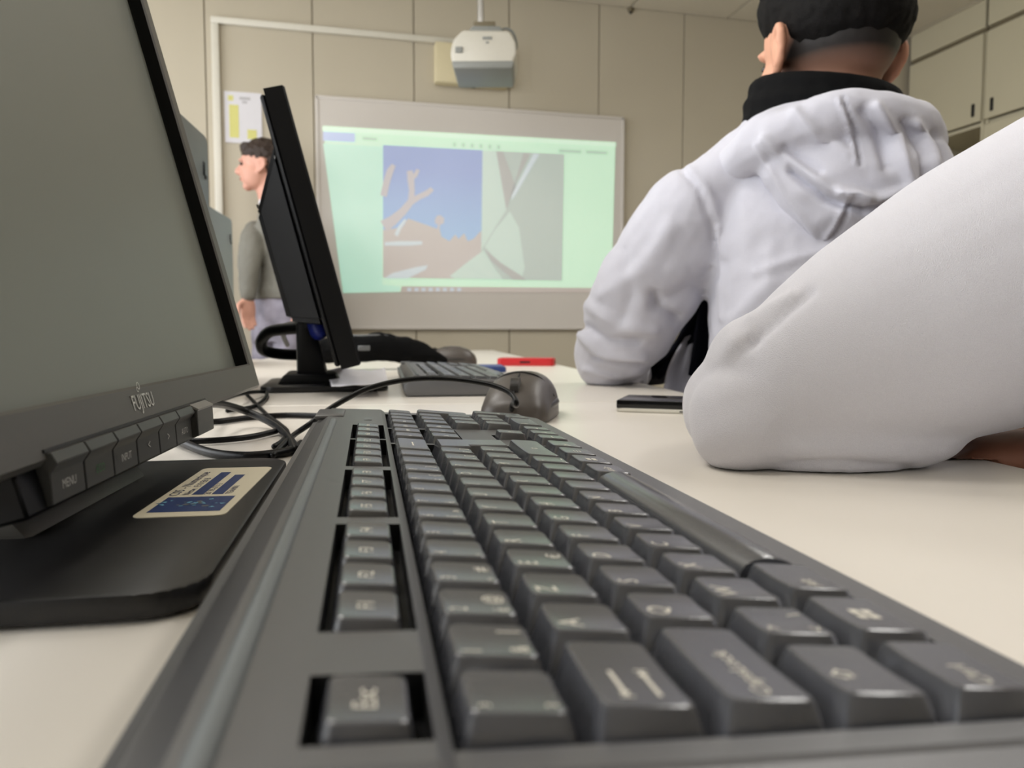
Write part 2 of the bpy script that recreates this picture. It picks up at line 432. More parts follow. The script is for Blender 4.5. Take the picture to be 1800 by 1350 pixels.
for k in range(6): cabinet('storage_cabinet', 2.96 - (k + 1) * .60, 2.947 - k * .60, 'beige built-in cupboard on the right wall, %s from the front wall' % ('third', 'fourth', 'fifth', 'sixth', 'seventh', 'eighth')[k], False, 1 if k % 2 else -1)

# ------------------------------------------------------------------ front wall: whiteboard, projection, notice, conduit, projector
YB = 4.10
wb = empty('whiteboard', (0.83, WALL_F, 0.84)); tag(wb, 'wide white board on the front wall that carries the projected picture', 'whiteboard')
bx0, bx1, bz0, bz1 = -0.009 - .83, 1.660 - .83, 0.0, 2.017 - .84
box('board_panel', (bx0, -0.026, bz0), (bx1, 0.0, bz1), m_board, wb, bevel=0.002, seg=1)
for nm, lo, hi in (('frame_rail', (bx0, -0.03, bz1 - .012), (bx1, -0.02, bz1 + .004)), ('frame_rail', (bx0, -0.03, bz0 - .004), (bx1, -0.02, bz0 + .012)),
                   ('frame_rail', (bx0 - .004, -0.03, bz0), (bx0 + .012, -0.02, bz1)), ('frame_rail', (bx1 - .012, -0.03, bz0), (bx1 + .004, -0.02, bz1))):
    box(nm, lo, hi, m_board, wb, bevel=0.002, seg=1)
pj = empty('projected_image', (0.83, WALL_F - .027, 0.84)); tag(pj, 'projected slide with two photographs on a pale green page', 'projection')
LAYER = [0]
def flat(name, px, m, parent, lvl=None, Y=YB):
    """flat piece of the projected picture, given by its outline on the board"""
    lv = LAYER[0] if lvl is None else lvl
    vs = []
    for (a, b) in px:
        p = onY(a, b, Y); vs.append((p.x - parent.location.x, -0.0008 * lv - parent.location.y + (WALL_F - .0275), p.z - parent.location.z))
    return obj(name, vs, [tuple(range(len(vs)))], m, parent)
flat('page', [(568, 226), (1082, 254), (1075, 507), (706, 504), (704, 513), (603, 515)], p_page, pj, 1)
flat('side_page', [(568, 252), (672, 258), (672, 500), (703, 504), (703, 513), (603, 515)], p_pageL, pj, 2)
flat('title_bar', [(567, 221), (1083, 250), (1083, 258), (567, 230)], p_bar, pj, 2)
flat('tab', [(568, 231), (624, 234), (624, 250), (568, 247)], p_tab, pj, 3)
flat('caption', [(637, 240), (663, 242), (663, 248), (637, 246)], p_text, pj, 3)
for k in range(6):
    x0 = 796 + k * 15.5; y0 = 250 + k * 0.9
    flat('toolbar_icon', [(x0, y0), (x0 + 6, y0 + .4), (x0 + 6, y0 + 8.4), (x0, y0 + 8)], p_text, pj, 3)
flat('caption', [(982, 262), (1022, 264), (1022, 270), (982, 268)], p_text, pj, 3)
flat('caption', [(1030, 264), (1068, 266), (1068, 272), (1030, 270)], p_text, pj, 3)
flat('task_bar', [(706, 503), (1044, 506), (1044, 514), (705, 514)], p_task, pj, 2)
for k in range(8):
    x0 = 716 + k * 12.5
    flat('task_icon', [(x0, 506), (x0 + 7, 506.2), (x0 + 7, 512), (x0, 512)], p_icon, pj, 3)
# left photograph: bare trees and roofs against a blue sky
flat('photo_sky', [(673, 255), (848, 264), (847, 430), (673, 425)], p_sky, pj, 4)
flat('photo_ground', [(673, 404), (690, 402), (712, 398), (717, 384), (732, 390), (773, 404), (776, 416), (790, 424), (800, 412), (806, 420), (816, 410), (822, 424), (832, 420), (846, 405), (846, 491), (673, 488)], p_ground, pj, 5)
BR = [5.4]
def branch(px, w):
    L, R = [], []
    for i, (x, y) in enumerate(px):
        a = px[max(i - 1, 0)]; b = px[min(i + 1, len(px) - 1)]
        dx, dy = b[0] - a[0], b[1] - a[1]; l = math.hypot(dx, dy) or 1; nx, ny = -dy / l, dx / l
        ww = w[i]; L.append((x + nx * ww, y + ny * ww)); R.append((x - nx * ww, y - ny * ww))
    BR[0] += 0.15; flat('photo_branch', L + R[::-1], p_tree, pj, BR[0])
branch([(674, 398), (690, 388), (708, 372), (722, 355), (735, 347), (750, 340), (760, 332)], [11, 9, 7, 6, 5, 5, 4])
branch([(722, 358), (724, 335), (722, 315), (720, 300)], [6, 5, 6, 5])
branch([(674, 345), (680, 318), (686, 300), (692, 290)], [6, 6, 6, 4])
branch([(720, 318), (730, 308), (735, 298)], [4, 4, 3])
branch([(770, 405), (772, 392)], [2, 2])
flat('photo_palm', [(764, 386), (768, 379), (774, 378), (781, 384), (780, 393), (772, 396), (765, 393)], p_tree, pj, 6)
flat('photo_roof', [(698, 415), (717, 384), (773, 404), (772, 418), (705, 424)], p_ground, pj, 7)
flat('photo_wall_patch', [(676, 426), (700, 424), (742, 424), (742, 430), (720, 432), (676, 432)], p_white, pj, 8)
flat('photo_wall_patch', [(693, 412), (700, 398), (712, 384), (714, 388), (704, 404), (699, 416)], p_white, pj, 8)
flat('photo_path', [(674, 490), (690, 480), (730, 470), (752, 466), (748, 474), (716, 490)], p_white, pj, 8)
# right photograph: folds of pale cloth
flat('photo_cloth', [(848, 264), (992, 271), (988, 494), (846, 491)], p_grey1, pj, 4)
flat('photo_cloth_light', [(848, 264), (874, 266), (890, 330), (892, 366), (870, 400), (852, 430), (846, 440)], p_grey2, pj, 5)
flat('photo_cloth_dark', [(872, 266), (884, 267), (908, 332), (896, 350), (890, 370)], p_grey3, pj, 6)
flat('photo_cloth_dark', [(920, 269), (932, 270), (908, 318), (898, 345)], p_grey3, pj, 6)
flat('photo_cloth_light', [(938, 270), (948, 271), (908, 340), (899, 352), (899, 344)], p_white, pj, 7)
flat('photo_cloth_light', [(852, 434), (870, 404), (896, 372), (912, 400), (922, 470), (918, 486), (880, 466)], p_grey2, pj, 5)
flat('photo_cloth_dark', [(852, 438), (880, 462), (918, 486), (924, 493), (902, 492), (862, 458)], p_grey3, pj, 7)
flat('photo_cloth_light', [(790, 486), (820, 462), (850, 440), (868, 470), (884, 492), (800, 490)], p_grey2, pj, 8)
# notice
nt_ = empty('wall_notice', (-0.362, WALL_F, 1.765)); tag(nt_, 'white paper notice with yellow blocks pinned beside the vertical conduit', 'poster')
box('sheet', (-0.088, -0.006, 0), (0.088, 0.0, 0.250), m_paper, nt_)
for nm, x0, x1, z0, z1, mm in (('yellow_block', -0.066, -0.022, 0.025, 0.185, m_yellow), ('yellow_block', 0.018, 0.062, 0.022, 0.068, m_yellow), ('yellow_block', -0.070, -0.046, 0.205, 0.230, m_yellow), ('heading', -0.016, 0.035, 0.212, 0.226, m_greyprint), ('heading', -0.004, 0.02, 0.195, 0.207, m_greyprint)):
    box(nm, (x0, -0.0072, z0), (x1, -0.005, z1), mm, nt_)
# conduit
cn = empty('cable_conduit', (-0.485, WALL_F, 0)); tag(cn, 'white plastic cable conduit running up and along the front wall', 'conduit')
box('vertical_duct', (-0.018, -0.023, 0.3), (0.018, -.001, 2.335), m_whitep, cn, bevel=0.004)
box('horizontal_duct', (-0.018, -0.023, 2.335), (1.20, -.001, 2.366), m_whitep, cn, bevel=0.004)
# beige wall box behind the projector
sb = empty('wall_box', (0.792, WALL_F, 2.12)); tag(sb, 'cream box fixed to the wall behind the projector', 'wall box')
box('housing', (-0.197, -0.07, 0), (0.197, 0, 0.208), m_beige, sb, bevel=0.012)
for x0 in (-0.06, 0.0): box('foot', (x0, -0.05, -0.008), (x0 + .02, -0.03, 0.0), m_cabdark, sb)
# projector
PD = 3.30
pc = C(852, 95, PD)
pr = empty('projector', (pc.x, pc.y, pc.z), -YAW - 0.02); tag(pr, 'white projector hanging from the ceiling on a pole', 'projector')
hw = 57 / FPX * PD
prof = [(-hw * .80, -.088), (hw * .84, -.088), (hw, -.035), (hw * .98, .015), (hw * .78, .062), (-hw * .62, .066), (-hw * .9, .03), (-hw, -.02), (-hw * .97, -.06)]
prism('body', prof, 1, -0.10, 0.16, m_proj, pr, bevel=0.014, seg=3)
prism('underside', [(-hw * .9, -.095), (hw * .86, -.095), (hw * .93, -.062), (-hw * .96, -.062)], 1, -0.104, 0.155, m_projd, pr, bevel=0.008)
prism('top_cover', [(-hw * .52, .06), (hw * .62, .06), (hw * .5, .092), (-hw * .36, .094)], 1, -0.07, 0.12, m_projd, pr, bevel=0.008)
box('mount_plate', (-hw * .32, -0.05, .092), (hw * .34, 0.06, .118), m_cabdark, pr, bevel=0.004)
box('vent', (-hw * .84, -0.106, -.030), (-hw * .62, -0.098, -.006), m_projd, pr, bevel=0.002, seg=1)
box('label_plate', (-hw * .02, -0.1045, .024), (hw * .26, -0.0995, .034), m_projd, pr)
box('status_light', (hw * .08, -0.1045, .008), (hw * .16, -0.0995, .014), m_projd, pr)
bm = bmesh.new(); bmesh.ops.create_cone(bm, cap_ends=True, segments=24, radius1=0.035, radius2=0.03, depth=0.03)
bmobj('lens', bm, m_glassblk, pr, 40, M.Translation((hw * .4, 0.17, -0.01)) @ M.Rotation(math.pi / 2, 4, 'X'))
tube('pole', [(-hw * .12, 0.0, .115), (-hw * .12, 0.0, CEIL - pc.z - .004)], 0.014, m_alu, pr, seg=12)
tube('power_lead', [(hw * .42, 0.0, .085), (hw * .62, 0, .105), (hw * .86, 0, .09), (hw * .98, 0.02, .045), (hw * .9, 0.05, .02)], 0.006, m_projd, pr)
box('ceiling_plate', (-hw * .12 - .05, -.05, CEIL - pc.z - .012), (-hw * .12 + .05, .05, CEIL - pc.z - .004), m_alu, pr, bevel=0.003)
# little sensor on the ceiling
sp = onz(1108, 15, CEIL - .004)
sn = empty('ceiling_sensor', (sp.x, sp.y, CEIL - .004)); tag(sn, 'small dark sensor on the ceiling near the front wall', 'sensor')
bm = bmesh.new(); bmesh.ops.create_cone(bm, cap_ends=True, segments=16, radius1=0.016, radius2=0.022, depth=0.02); bmobj('housing', bm, m_cabdark, sn, 40, M.Translation((0, 0, -0.01)))
bm = bmesh.new(); bmesh.ops.create_uvsphere(bm, u_segments=12, v_segments=8, radius=0.012); bmobj('dome', bm, m_black, sn, 60, M.Translation((0, 0, -0.02)))

# ------------------------------------------------------------------ desks
DA = math.radians(6.7); DU = V((math.sin(DA), math.cos(DA), 0)); DVv = V((-math.cos(DA), math.sin(DA), 0))
E0 = V((0.396, 0.377, 0.74))            # a point on the right-hand edge of the desks
def desk_pt(s, w, z=0.74): p = E0 + DU * (s - 0.377) + DVv * w; return V((p.x, p.y, z))
def table(s0, s1, w0, w1, label):
    c = desk_pt((s0 + s1) / 2, (w0 + w1) / 2, 0)
    t = empty('desk', c, math.pi / 2 - DA); tag(t, label, 'desk', 'white classroom desks')
    L, B = (s1 - s0) / 2 - .0012, (w1 - w0) / 2 - .0012
    prism('tabletop', rrect(-L, L, -B, B, 0.006, 2), 2, 0.714, 0.74, m_desk, t, bevel=0.0015, seg=1)
    for a in (-1, 1):
        for b in (-1, 1):
            box('leg', (a * (L - .06) - .02, b * (B - .06) - .02, 0), (a * (L - .06) + .02, b * (B - .06) + .02, 0.66), m_steel, t, bevel=0.003, seg=1)
    for b in (-1, 1): box('rail', (-L + .06, b * (B - .06) - .012, .66), (L - .06, b * (B - .06) + .012, .714), m_steel, t)
    for a in (-1, 1): box('rail', (a * (L - .06) - .012, -B + .072, .66), (a * (L - .06) + .012, B - .072, .714), m_steel, t)
    return t
table(-0.75, 0.80, 0, 0.80, 'white desk under the large keyboard in the foreground')
table(0.80, 2.30, 0, 0.80, 'white desk beyond the seam, under the black monitor and red phone')
table(2.30, 3.40, 0, 0.80, 'white desk at the far end near the projected picture')
table(-0.75, 0.80, 0.80, 1.60, 'white desk behind the foreground monitor, against the second row')
table(0.80, 2.30, 0.80, 1.60, 'white desk carrying the grey computer towers behind the monitors')

# ------------------------------------------------------------------ keyboard
P = 0.01905
KA = math.radians(3.3185)
TILT = 0.0414
def key_top_z(v): return 0.0256 + TILT * v
def body_z(v): return 0.0221 + TILT * v + 0.0022 * max(0.0, min(1.0, (v - .0097) / .003))
KEYME = {}; KTT, DISH = 0.055, 0.00038      # slope and hollow of the key tops
def key_mesh(wu, wv, kind='n'):
    k = (round(wu, 5), round(wv, 5), kind)
    if k in KEYME: return KEYME[k]
    h = 0.0092
    if kind == 'space':      # rounded bar: arched top, falling to the user's side
        bu, bv = wu / 2 - .0004, wv / 2 - .0004
        prof = [(-bv - .001, -h), (-bv - .0008, -.0036)]
        for q in range(9):
            t = q / 8; y = -bv + .0002 + t * (2 * bv - .0022); prof.append((y, -.0030 * (1 - t) ** 2.2 - .0012 * t ** 6 + .0010 * math.sin(math.pi * t)))
        prof += [(bv - .0008, -.0030), (bv, -h)]
        nP = len(prof); verts = [(-bu, y, z) for y, z in prof] + [(-bu + .0010, y * .93, z + .0004) if 1 < i < nP - 2 else (-bu + .0008, y, z) for i, (y, z) in enumerate(prof)] + \
            [(bu - .0010, y * .93, z + .0004) if 1 < i < nP - 2 else (bu - .0008, y, z) for i, (y, z) in enumerate(prof)] + [(bu, y, z) for y, z in prof]
        faces = []
        for r in range(3):
            for i in range(nP - 1): faces.append((r * nP + i, (r + 1) * nP + i, (r + 1) * nP + i + 1, r * nP + i + 1))
        faces += [tuple(range(nP))[::-1], tuple(range(3 * nP, 4 * nP))]
        me = bpy.data.meshes.new('key'); me.from_pydata(verts, [], [f[::-1] for f in faces]); me.update(); me.materials.append(m_key)
        for p in me.polygons: p.use_smooth = len(p.vertices) == 4
        me.set_sharp_from_angle(angle=math.radians(40))
        KEYME[k] = me
        return me
    ins1 = 0.0016 if kind == 'f' else 0.0020
    bu, bv = wu / 2 - .0004, wv / 2 - .0004
    yo = 0.0004 if kind == 'n' else 0.0
    XS = [.66, .33, 0, -.33, -.66]
    def ring_pts(a, b, r):
        q = .293 * r
        tp = [(a, b - r), (a - q, b - q), (a - r, b)] + [(x * (a - r), b) for x in XS] + [(-a + r, b), (-a + q, b - q), (-a, b - r)]
        return tp + [(x, -y) for x, y in tp[::-1]]
    verts, faces, rings = [], [], []
    for z, ins, r in ((-h, 0.0, .0008), (-0.0008, ins1 - .0001, .0015), (-0.0002, ins1 + .0002, .0015), (0.0, ins1 + .0006, .0013)):
        a, b = bu - ins, bv - ins; ring = []
        for (x, y) in ring_pts(a, b, r):
            zz = z
            if z > -h: zz += y * KTT - DISH * (1 - (x / a) ** 2)
            ring.append(len(verts)); verts.append((x, y + (yo if z > -h else 0), zz))
        rings.append(ring)
    n = len(rings[0])
    for a, b in zip(rings, rings[1:]):
        for i in range(n): faces.append((a[i], a[(i + 1) % n], b[(i + 1) % n], b[i]))
    t = rings[-1]
    for i in range(n // 2 - 1): faces.append((t[i], t[i + 1], t[n - 2 - i], t[n - 1 - i]))
    me = bpy.data.meshes.new('key'); me.from_pydata(verts, [], faces); me.update(); me.materials.append(m_key)
    for p in me.polygons: p.use_smooth = True
    me.set_sharp_from_angle(angle=math.radians(22))
    KEYME[k] = me
    return me

def legend(parent, items, wu, wv):
    """printed characters on one key: list of (text, corner, size) or polygons, joined into one flat print"""
    vs, fs = [], []
    a, b = wu / 2 - .0044, wv / 2 - .0038
    tt = 0.055
    def put(v2, f):
        o = len(vs)
        for (x, y) in v2: vs.append((x, y + .0004, 0.00010 + tt * y - DISH * (1 - (x / (wu / 2 - .0030)) ** 2)))
        for q in f: fs.append(tuple(i + o for i in q))
    for it in items:
        if it[0] == 'poly':
            for poly in it[1]: put(poly, [tuple(range(len(poly)))])
            continue
        s, corner, size = it
        tv, tf = text_mesh(s, size)
        if not tv: continue
        x0, x1 = min(v.x for v in tv), max(v.x for v in tv); y0, y1 = min(v.y for v in tv), max(v.y for v in tv)
        if corner == 'ul': ox, oy = -a - x0, b - y1
        elif corner == 'll': ox, oy = -a - x0, -b - y0
        elif corner == 'lr': ox, oy = a * .55 - x1 + .0012, -b - y0
        elif corner == 'ur': ox, oy = a - x1, b - y1
        elif corner == 'l': ox, oy = -a - x0, -(y0 + y1) / 2
        else: ox, oy = -(x0 + x1) / 2, -(y0 + y1) / 2
        put([(v.x + ox, v.y + oy) for v in tv], tf)
    if vs: obj('legend', vs, fs, m_legend, parent)
def arrow(x0, x1, y, w=.00035, hd=.0012, bar=True):
    """a thin arrow with a stop bar along x"""
    s = 1 if x1 > x0 else -1
    out = [[(x0, y - w), (x1 - s * hd, y - w), (x1 - s * hd, y + w), (x0, y + w)],
           [(x1 - s * hd * 1.4, y - hd * .8), (x1, y), (x1 - s * hd * 1.4, y + hd * .8)]]
    if bar: out.append([(x1, y - hd * .9), (x1 + s * .0004, y - hd * .9), (x1 + s * .0004, y + hd * .9), (x1, y + hd * .9)])
    return out
def shift_arrow():
    o = .0016; return [[(-.0042, .0), (-.0024, .0018), (-.0021, .0014), (-.0036, 0)], [(-.0042, 0), (-.0036, 0), (-.0021, -.0014), (-.0024, -.0018)],
            [(-.0024, .0018), (-.0021, .0018), (-.0021, .0008), (-.0024, .0008)], [(-.0024, -.0018), (-.0021, -.0018), (-.0021, -.0008), (-.0024, -.0008)],
            [(-.0024, .0011), (-.0005, .0011), (-.0005, .0007), (-.0024, .0007)], [(-.0024, -.0011), (-.0005, -.0011), (-.0005, -.0007), (-.0024, -.0007)], [(-.0009, .0011), (-.0005, .0011), (-.0005, -.0011), (-.0009, -.0011)]]
def rot90(polys): return [[(-y, x) for (x, y) in p] for p in polys]
def win_logo():
    g = .0003; s = .0021
    return [[(a, b), (a + s, b), (a + s, b + s), (a, b + s)] for a in (-s - g, g) for b in (-s - g, g)]

LS = 0.0064; SS = 0.0036; MS = 0.0048
KEYS = []   # (u0, u1, v_centre, v_height, kind, legend)
def row(v, start, items, kind='n', hv=P):
    u = start
    for w, lg in items:
        if lg is not None: KEYS.append((u * P, (u + w) * P, v, hv, kind, lg))
        u += w
def tri(a, b, c=None):
    l = [(a, 'ul', MS), (b, 'll', MS)]
    if c: l.append((c, 'lr', MS))
    return l
def let(c, e=None):
    l = [(c, 'ul', LS)]
    if e: l.append((e, 'lr', MS))
    return l
row(0, 0, [(1, tri('³', '²')), (1, tri('1', '&', '|')), (1, tri('2', 'é', '@')), (1, tri('3', '"', '#')), (1, tri('4', "'")), (1, tri('5', '(')), (1, tri('6', '§', '^')), (1, tri('7', 'è')), (1, tri('8', '!')), (1, tri('9', 'ç', '{')), (1, tri('0', 'à', '}')), (1, tri('°', ')')), (1, tri('_', '-')), (2, [('poly', arrow(.006, -.006, 0, bar=False))])])
row(-P, 0, [(1.5, [('poly', arrow(.0005, -.0085, .0026) + arrow(-.0085, .0005, -.0026))]), (1, let('A')), (1, let('Z')), (1, let('E', '€')), (1, let('R')), (1, let('T')), (1, let('Y')), (1, let('U')), (1, let('I')), (1, let('O')), (1, let('P')), (1, tri('¨', '^', '[')), (1, tri('*', '$', ']'))])
row(-2 * P, 0, [(1.75, [('CapsLock', 'l', .0042)]), (1, let('Q')), (1, let('S')), (1, let('D')), (1, let('F')), (1, let('G')), (1, let('H')), (1, let('J')), (1, let('K')), (1, let('L')), (1, let('M')), (1, tri('%', 'ù', '´')), (1, tri('£', 'µ', '`'))])
row(-3 * P, 0, [(1.25, [('poly', [[(x - .002, y + .001) for x, y in p] for p in [[(-q[1], -q[0]) for q in pp] for pp in shift_arrow()]])]), (1, tri('>', '<', '\\')), (1, let('W')), (1, let('X')), (1, let('C')), (1, let('V')), (1, let('B')), (1, let('N')), (1, tri('?', ',')), (1, tri('.', ';')), (1, tri('/', ':')), (1, tri('+', '=', '~')), (2.75, [('poly', shift_arrow())])])
row(-4 * P, 0, [(1.25, [('Ctrl', 'l', MS)]), (1.25, [('poly', win_logo())]), (1.25, [('Alt', 'l', MS)])])
row(-4 * P, 3.75, [(6.25, [])], 'space')
row(-4 * P, 10, [(1.25, [('AltGr', 'l', MS)]), (1.25, [('poly', win_logo())]), (1.25, [('poly', [[(-.002, .0016), (.002, .0016), (.002, .0012), (-.002, .0012)], [(-.002, .0002), (.002, .0002), (.002, -.0002), (-.002, -.0002)], [(-.002, -.0012), (.002, -.0012), (.002, -.0016), (-.002, -.0016)]])]), (1.25, [('Ctrl', 'l', MS)])])
FV = 0.0213; FH = 0.0156
row(FV, 0, [(1, [('Esc', 'c', MS)])], 'f', FH)
for g, st in ((0, 2), (4, 6.5), (8, 11)): row(FV, st, [(1, [('F%d' % (g + k + 1), 'c', MS)]) for k in range(4)], 'f', FH)
row(FV, 15.25, [(1, [('PrtSc', 'c', SS)]), (1, [('Scroll', 'c', SS)]), (1, [('Pause', 'c', SS)])], 'f', FH)
row(0, 15.25, [(1, [('Ins', 'l', SS)]), (1, [('Home', 'l', SS)]), (1, [('PgUp', 'l', SS)])])
row(-P, 15.25, [(1, [('Del', 'l', SS)]), (1, [('End', 'l', SS)]), (1, [('PgDn', 'l', SS)])])
row(-3 * P, 16.25, [(1, [('poly', rot90(arrow(-.002, .002, 0, bar=False)))])])
row(-4 * P, 15.25, [(1, [('poly', arrow(.002, -.002, 0, bar=False))]), (1, [('poly', rot90(arrow(.002, -.002, 0, bar=False)))]), (1, [('poly', arrow(-.002, .002, 0, bar=False))])])
row(0, 18.5, [(1, [('Num', 'l', SS)]), (1, [('/', 'ul', LS)]), (1, [('*', 'ul', LS)]), (1, [('-', 'ul', LS)])])
row(-P, 18.5, [(1, let('7')), (1, let('8')), (1, let('9'))])
row(-2 * P, 18.5, [(1, let('4')), (1, let('5')), (1, let('6'))])
row(-3 * P, 18.5, [(1, let('1')), (1, let('2')), (1, let('3'))])
row(-4 * P, 18.5, [(2, let('0')), (1, let('.'))])
KEYS.append((21.5 * P, 22.5 * P, -1.5 * P, 2 * P, 'n', [('+', 'ul', LS)]))
KEYS.append((21.5 * P, 22.5 * P, -3.5 * P, 2 * P, 'n', [('Enter', 'l', SS)]))

def make_keyboard(name, loc, angle, legends=True):
    kb = empty(name, loc, math.pi / 2 - angle)
    # housing: top plate cut by the key wells
    U0, U1, V0, V1 = -0.0125, 22.5 * P + .0125, -0.0985, 0.0355
    holes = [(-.0006, 15 * P + .0004, -4.5 * P - .0006, .5 * P + .0006), (15.25 * P - .0005, 18.25 * P + .0005, -1.5 * P, .5 * P + .0006),
             (15.25 * P - .0005, 18.25 * P + .0005, -4.5 * P - .0006, -3.5 * P), (16.25 * P - .0005, 17.25 * P + .0005, -3.5 * P, -2.5 * P + .0004),
             (18.5 * P - .0005, 22.5 * P + .0006, -4.5 * P - .0006, .5 * P + .0006)]
    for a, b in ((0, 1), (2, 6), (6.5, 10.5), (11, 15), (15.25, 18.25)): holes.append((a * P - .0009, b * P + .0009, FV - FH / 2 - .0009, FV + FH / 2 + .0009))
    us = sorted({U0, U1} | {h[0] for h in holes} | {h[1] for h in holes} | {-0.0058, -0.0066})
    vs_ = sorted({V0, V1} | {h[2] for h in holes} | {h[3] for h in holes})
    bm = bmesh.new(); bmw = bmesh.new()
    def is_hole(uc, vc): return any(h[0] < uc < h[1] and h[2] < vc < h[3] for h in holes)
    def zt(u, v):
        z = body_z(v)
        if u < -0.0062: z -= 0.0006 + max(0, (-u - .0066)) * 0.12
        if v < -0.0935: z -= (-.0935 - v) * 0.35
        return z
    def zb(v): return body_z(v) - 0.0075
    grid = {}
    def gv(b, i, j, top):
        k = (id(b), i, j, top)
        if k not in grid:
            grid[k] = b.verts.new((us[i], vs_[j], zt(us[i], vs_[j]) if top else zb(vs_[j])))
        return grid[k]
    nu, nv = len(us) - 1, len(vs_) - 1
    H = [[is_hole((us[i] + us[i + 1]) / 2, (vs_[j] + vs_[j + 1]) / 2) for j in range(nv)] for i in range(nu)]
    for i in range(nu):
        for j in range(nv):
            q = ((i, j), (i + 1, j), (i + 1, j + 1), (i, j + 1))
            if H[i][j]: bmw.faces.new([gv(bmw, a, b, False) for a, b in q])
            else:
                bm.faces.new([gv(bm, a, b, True) for a, b in q])
            for di, dj, e in ((-1, 0, ((i, j), (i, j + 1))), (1, 0, ((i + 1, j), (i + 1, j + 1))), (0, -1, ((i, j), (i + 1, j))), (0, 1, ((i, j + 1), (i + 1, j + 1)))):
                a, b = i + di, j + dj
                if H[i][j] and 0 <= a < nu and 0 <= b < nv and not H[a][b]:
                    (p, q2), (r, s) = e
                    bmw.faces.new((gv(bmw, p, q2, True), gv(bmw, r, s, True), gv(bmw, r, s, False), gv(bmw, p, q2, False)))
    bmobj('top_plate', bm, m_kb, kb)
    bmobj('key_wells', bmw, m_kbwell, kb)
    # outer shell below the plate: front lip, end walls, rear deck with ridge
    sh = [(V0, body_z(V0) - .0018), (V0 - .0014, body_z(V0) - .0036), (V0 - .0018, 0.004), (V0 + .004, 0.0012), (0.054, 0.0012), (0.0585, 0.006), (0.0592, 0.0150), (0.0585, 0.0166),
          (0.0548, 0.0172), (0.0548, 0.0188), (0.0530, 0.0214), (0.0455, body_z(.0455) + .0002), (0.0355, body_z(.0355) - .0001), (0.0355, 0.010), (V0 + .001, 0.007)]
    prism('housing', sh, 0, U0 - .0, U1 + .0, m_kb, kb, smooth=35)
    for s, ue in ((-1, U0), (1, U1)):
        prism('end_wall', [(V0, body_z(V0) - .0018), (V0 - .0014, body_z(V0) - .0036), (V0 - .0018, 0.004), (V0 + .004, 0.0012), (0.054, 0.0012), (0.0580, 0.006), (0.0588, 0.0148), (0.0545, 0.0172), (.0528, .0205), (0.0355, body_z(.0355) - .0022)],
              0, ue, ue + s * 0.004, m_kb, kb, bevel=0.0012, seg=2)
    prism('ridge', [(0.0392, body_z(.0392) - .001), (0.0397, body_z(.0397) + .0008), (0.0406, body_z(.0406) + .0016), (0.0424, body_z(.0424) + .0016), (0.0433, body_z(.0433) + .0008), (0.0438, body_z(.0438) - .001)],
          0, U0 + .002, 19.2 * P, m_ridge, kb, bevel=0.0004, seg=1, smooth=60)
    box('cable_block', (20.4 * P, 0.036, body_z(.04) - .002), (22.6 * P, 0.054, body_z(.04) + .0010), m_kb, kb, bevel=0.0015, seg=2)
    box('status_light', (19.6 * P, FV - .0022, body_z(FV) - .0002), (20.6 * P, FV + .0022, body_z(FV) + .0002), m_ridge, kb)
    for (a, b) in ((0.03, -0.09), (0.40, -0.09), (0.03, 0.045), (0.40, 0.045)): box('foot_pad', (a - .01, b - .004, 0.0), (a + .01, b + .004, 0.0014), m_black, kb)
    for (u0, u1, vc, hv, kind, lg) in KEYS:
        k = link('key', key_mesh(u1 - u0, hv, kind), None, kb)
        k.location = ((u0 + u1) / 2, vc, key_top_z(vc)); k.rotation_euler = (TILT, 0, 0)
        if lg and legends: legend(k, lg, u1 - u0, hv)
    # L-shaped return key
    poly = [(13.5 * P + .0004, .5 * P - .0004 - P), (15 * P - .0004, .5 * P - .0004 - P), (15 * P - .0004, -2.5 * P + .0004), (13.75 * P + .0004, -2.5 * P + .0004), (13.75 * P + .0004, -1.5 * P - .0001), (13.5 * P + .0004, -1.5 * P - .0001)]
    c = (14.3 * P, -1.5 * P)
    bm = bmesh.new()
    def shr(p, d):
        sx = d if p[0] < 14 * P else -d; sy = -d if p[1] > -1.0 * P else d
        return (p[0] + sx - c[0], p[1] + sy - c[1])
    bot = [bm.verts.new((shr(p, 0)[0], shr(p, 0)[1], -.0092)) for p in poly]; mid = [bm.verts.new((*shr(p, .0020), -.0006)) for p in poly]; top = [bm.verts.new((*shr(p, .0027), 0)) for p in poly]
    for a, b in ((bot, mid), (mid, top)):
        for i in range(6): bm.faces.new((a[i], a[(i + 1) % 6], b[(i + 1) % 6], b[i]))
    bm.faces.new(top)
    k = bmobj('key', bm, m_key, kb, 30); k.location = (c[0], c[1], key_top_z(c[1])); k.rotation_euler = (TILT, 0, 0)
    if legends: legend(k, [('poly', arrow(.003, -.003, 0, bar=False))], 1.25 * P, 2 * P)
    return kb
kb1 = make_keyboard('keyboard', (0.02626, 0.09695, 0.74), KA)
tag(kb1, 'large dark grey keyboard seen from its Esc end in the foreground', 'keyboard', 'dark keyboards on the desks')
kb2 = copy_tree(kb1)
k2 = onz(698, 697, 0.741)
kb2.location = (k2.x + .068, k2.y + .012, 0.74)
kb2.rotation_euler = (0, 0, math.pi / 2 - math.radians(4.5))
kb2['label'] = 'blurred dark keyboard beyond the mouse, in front of the black monitor'

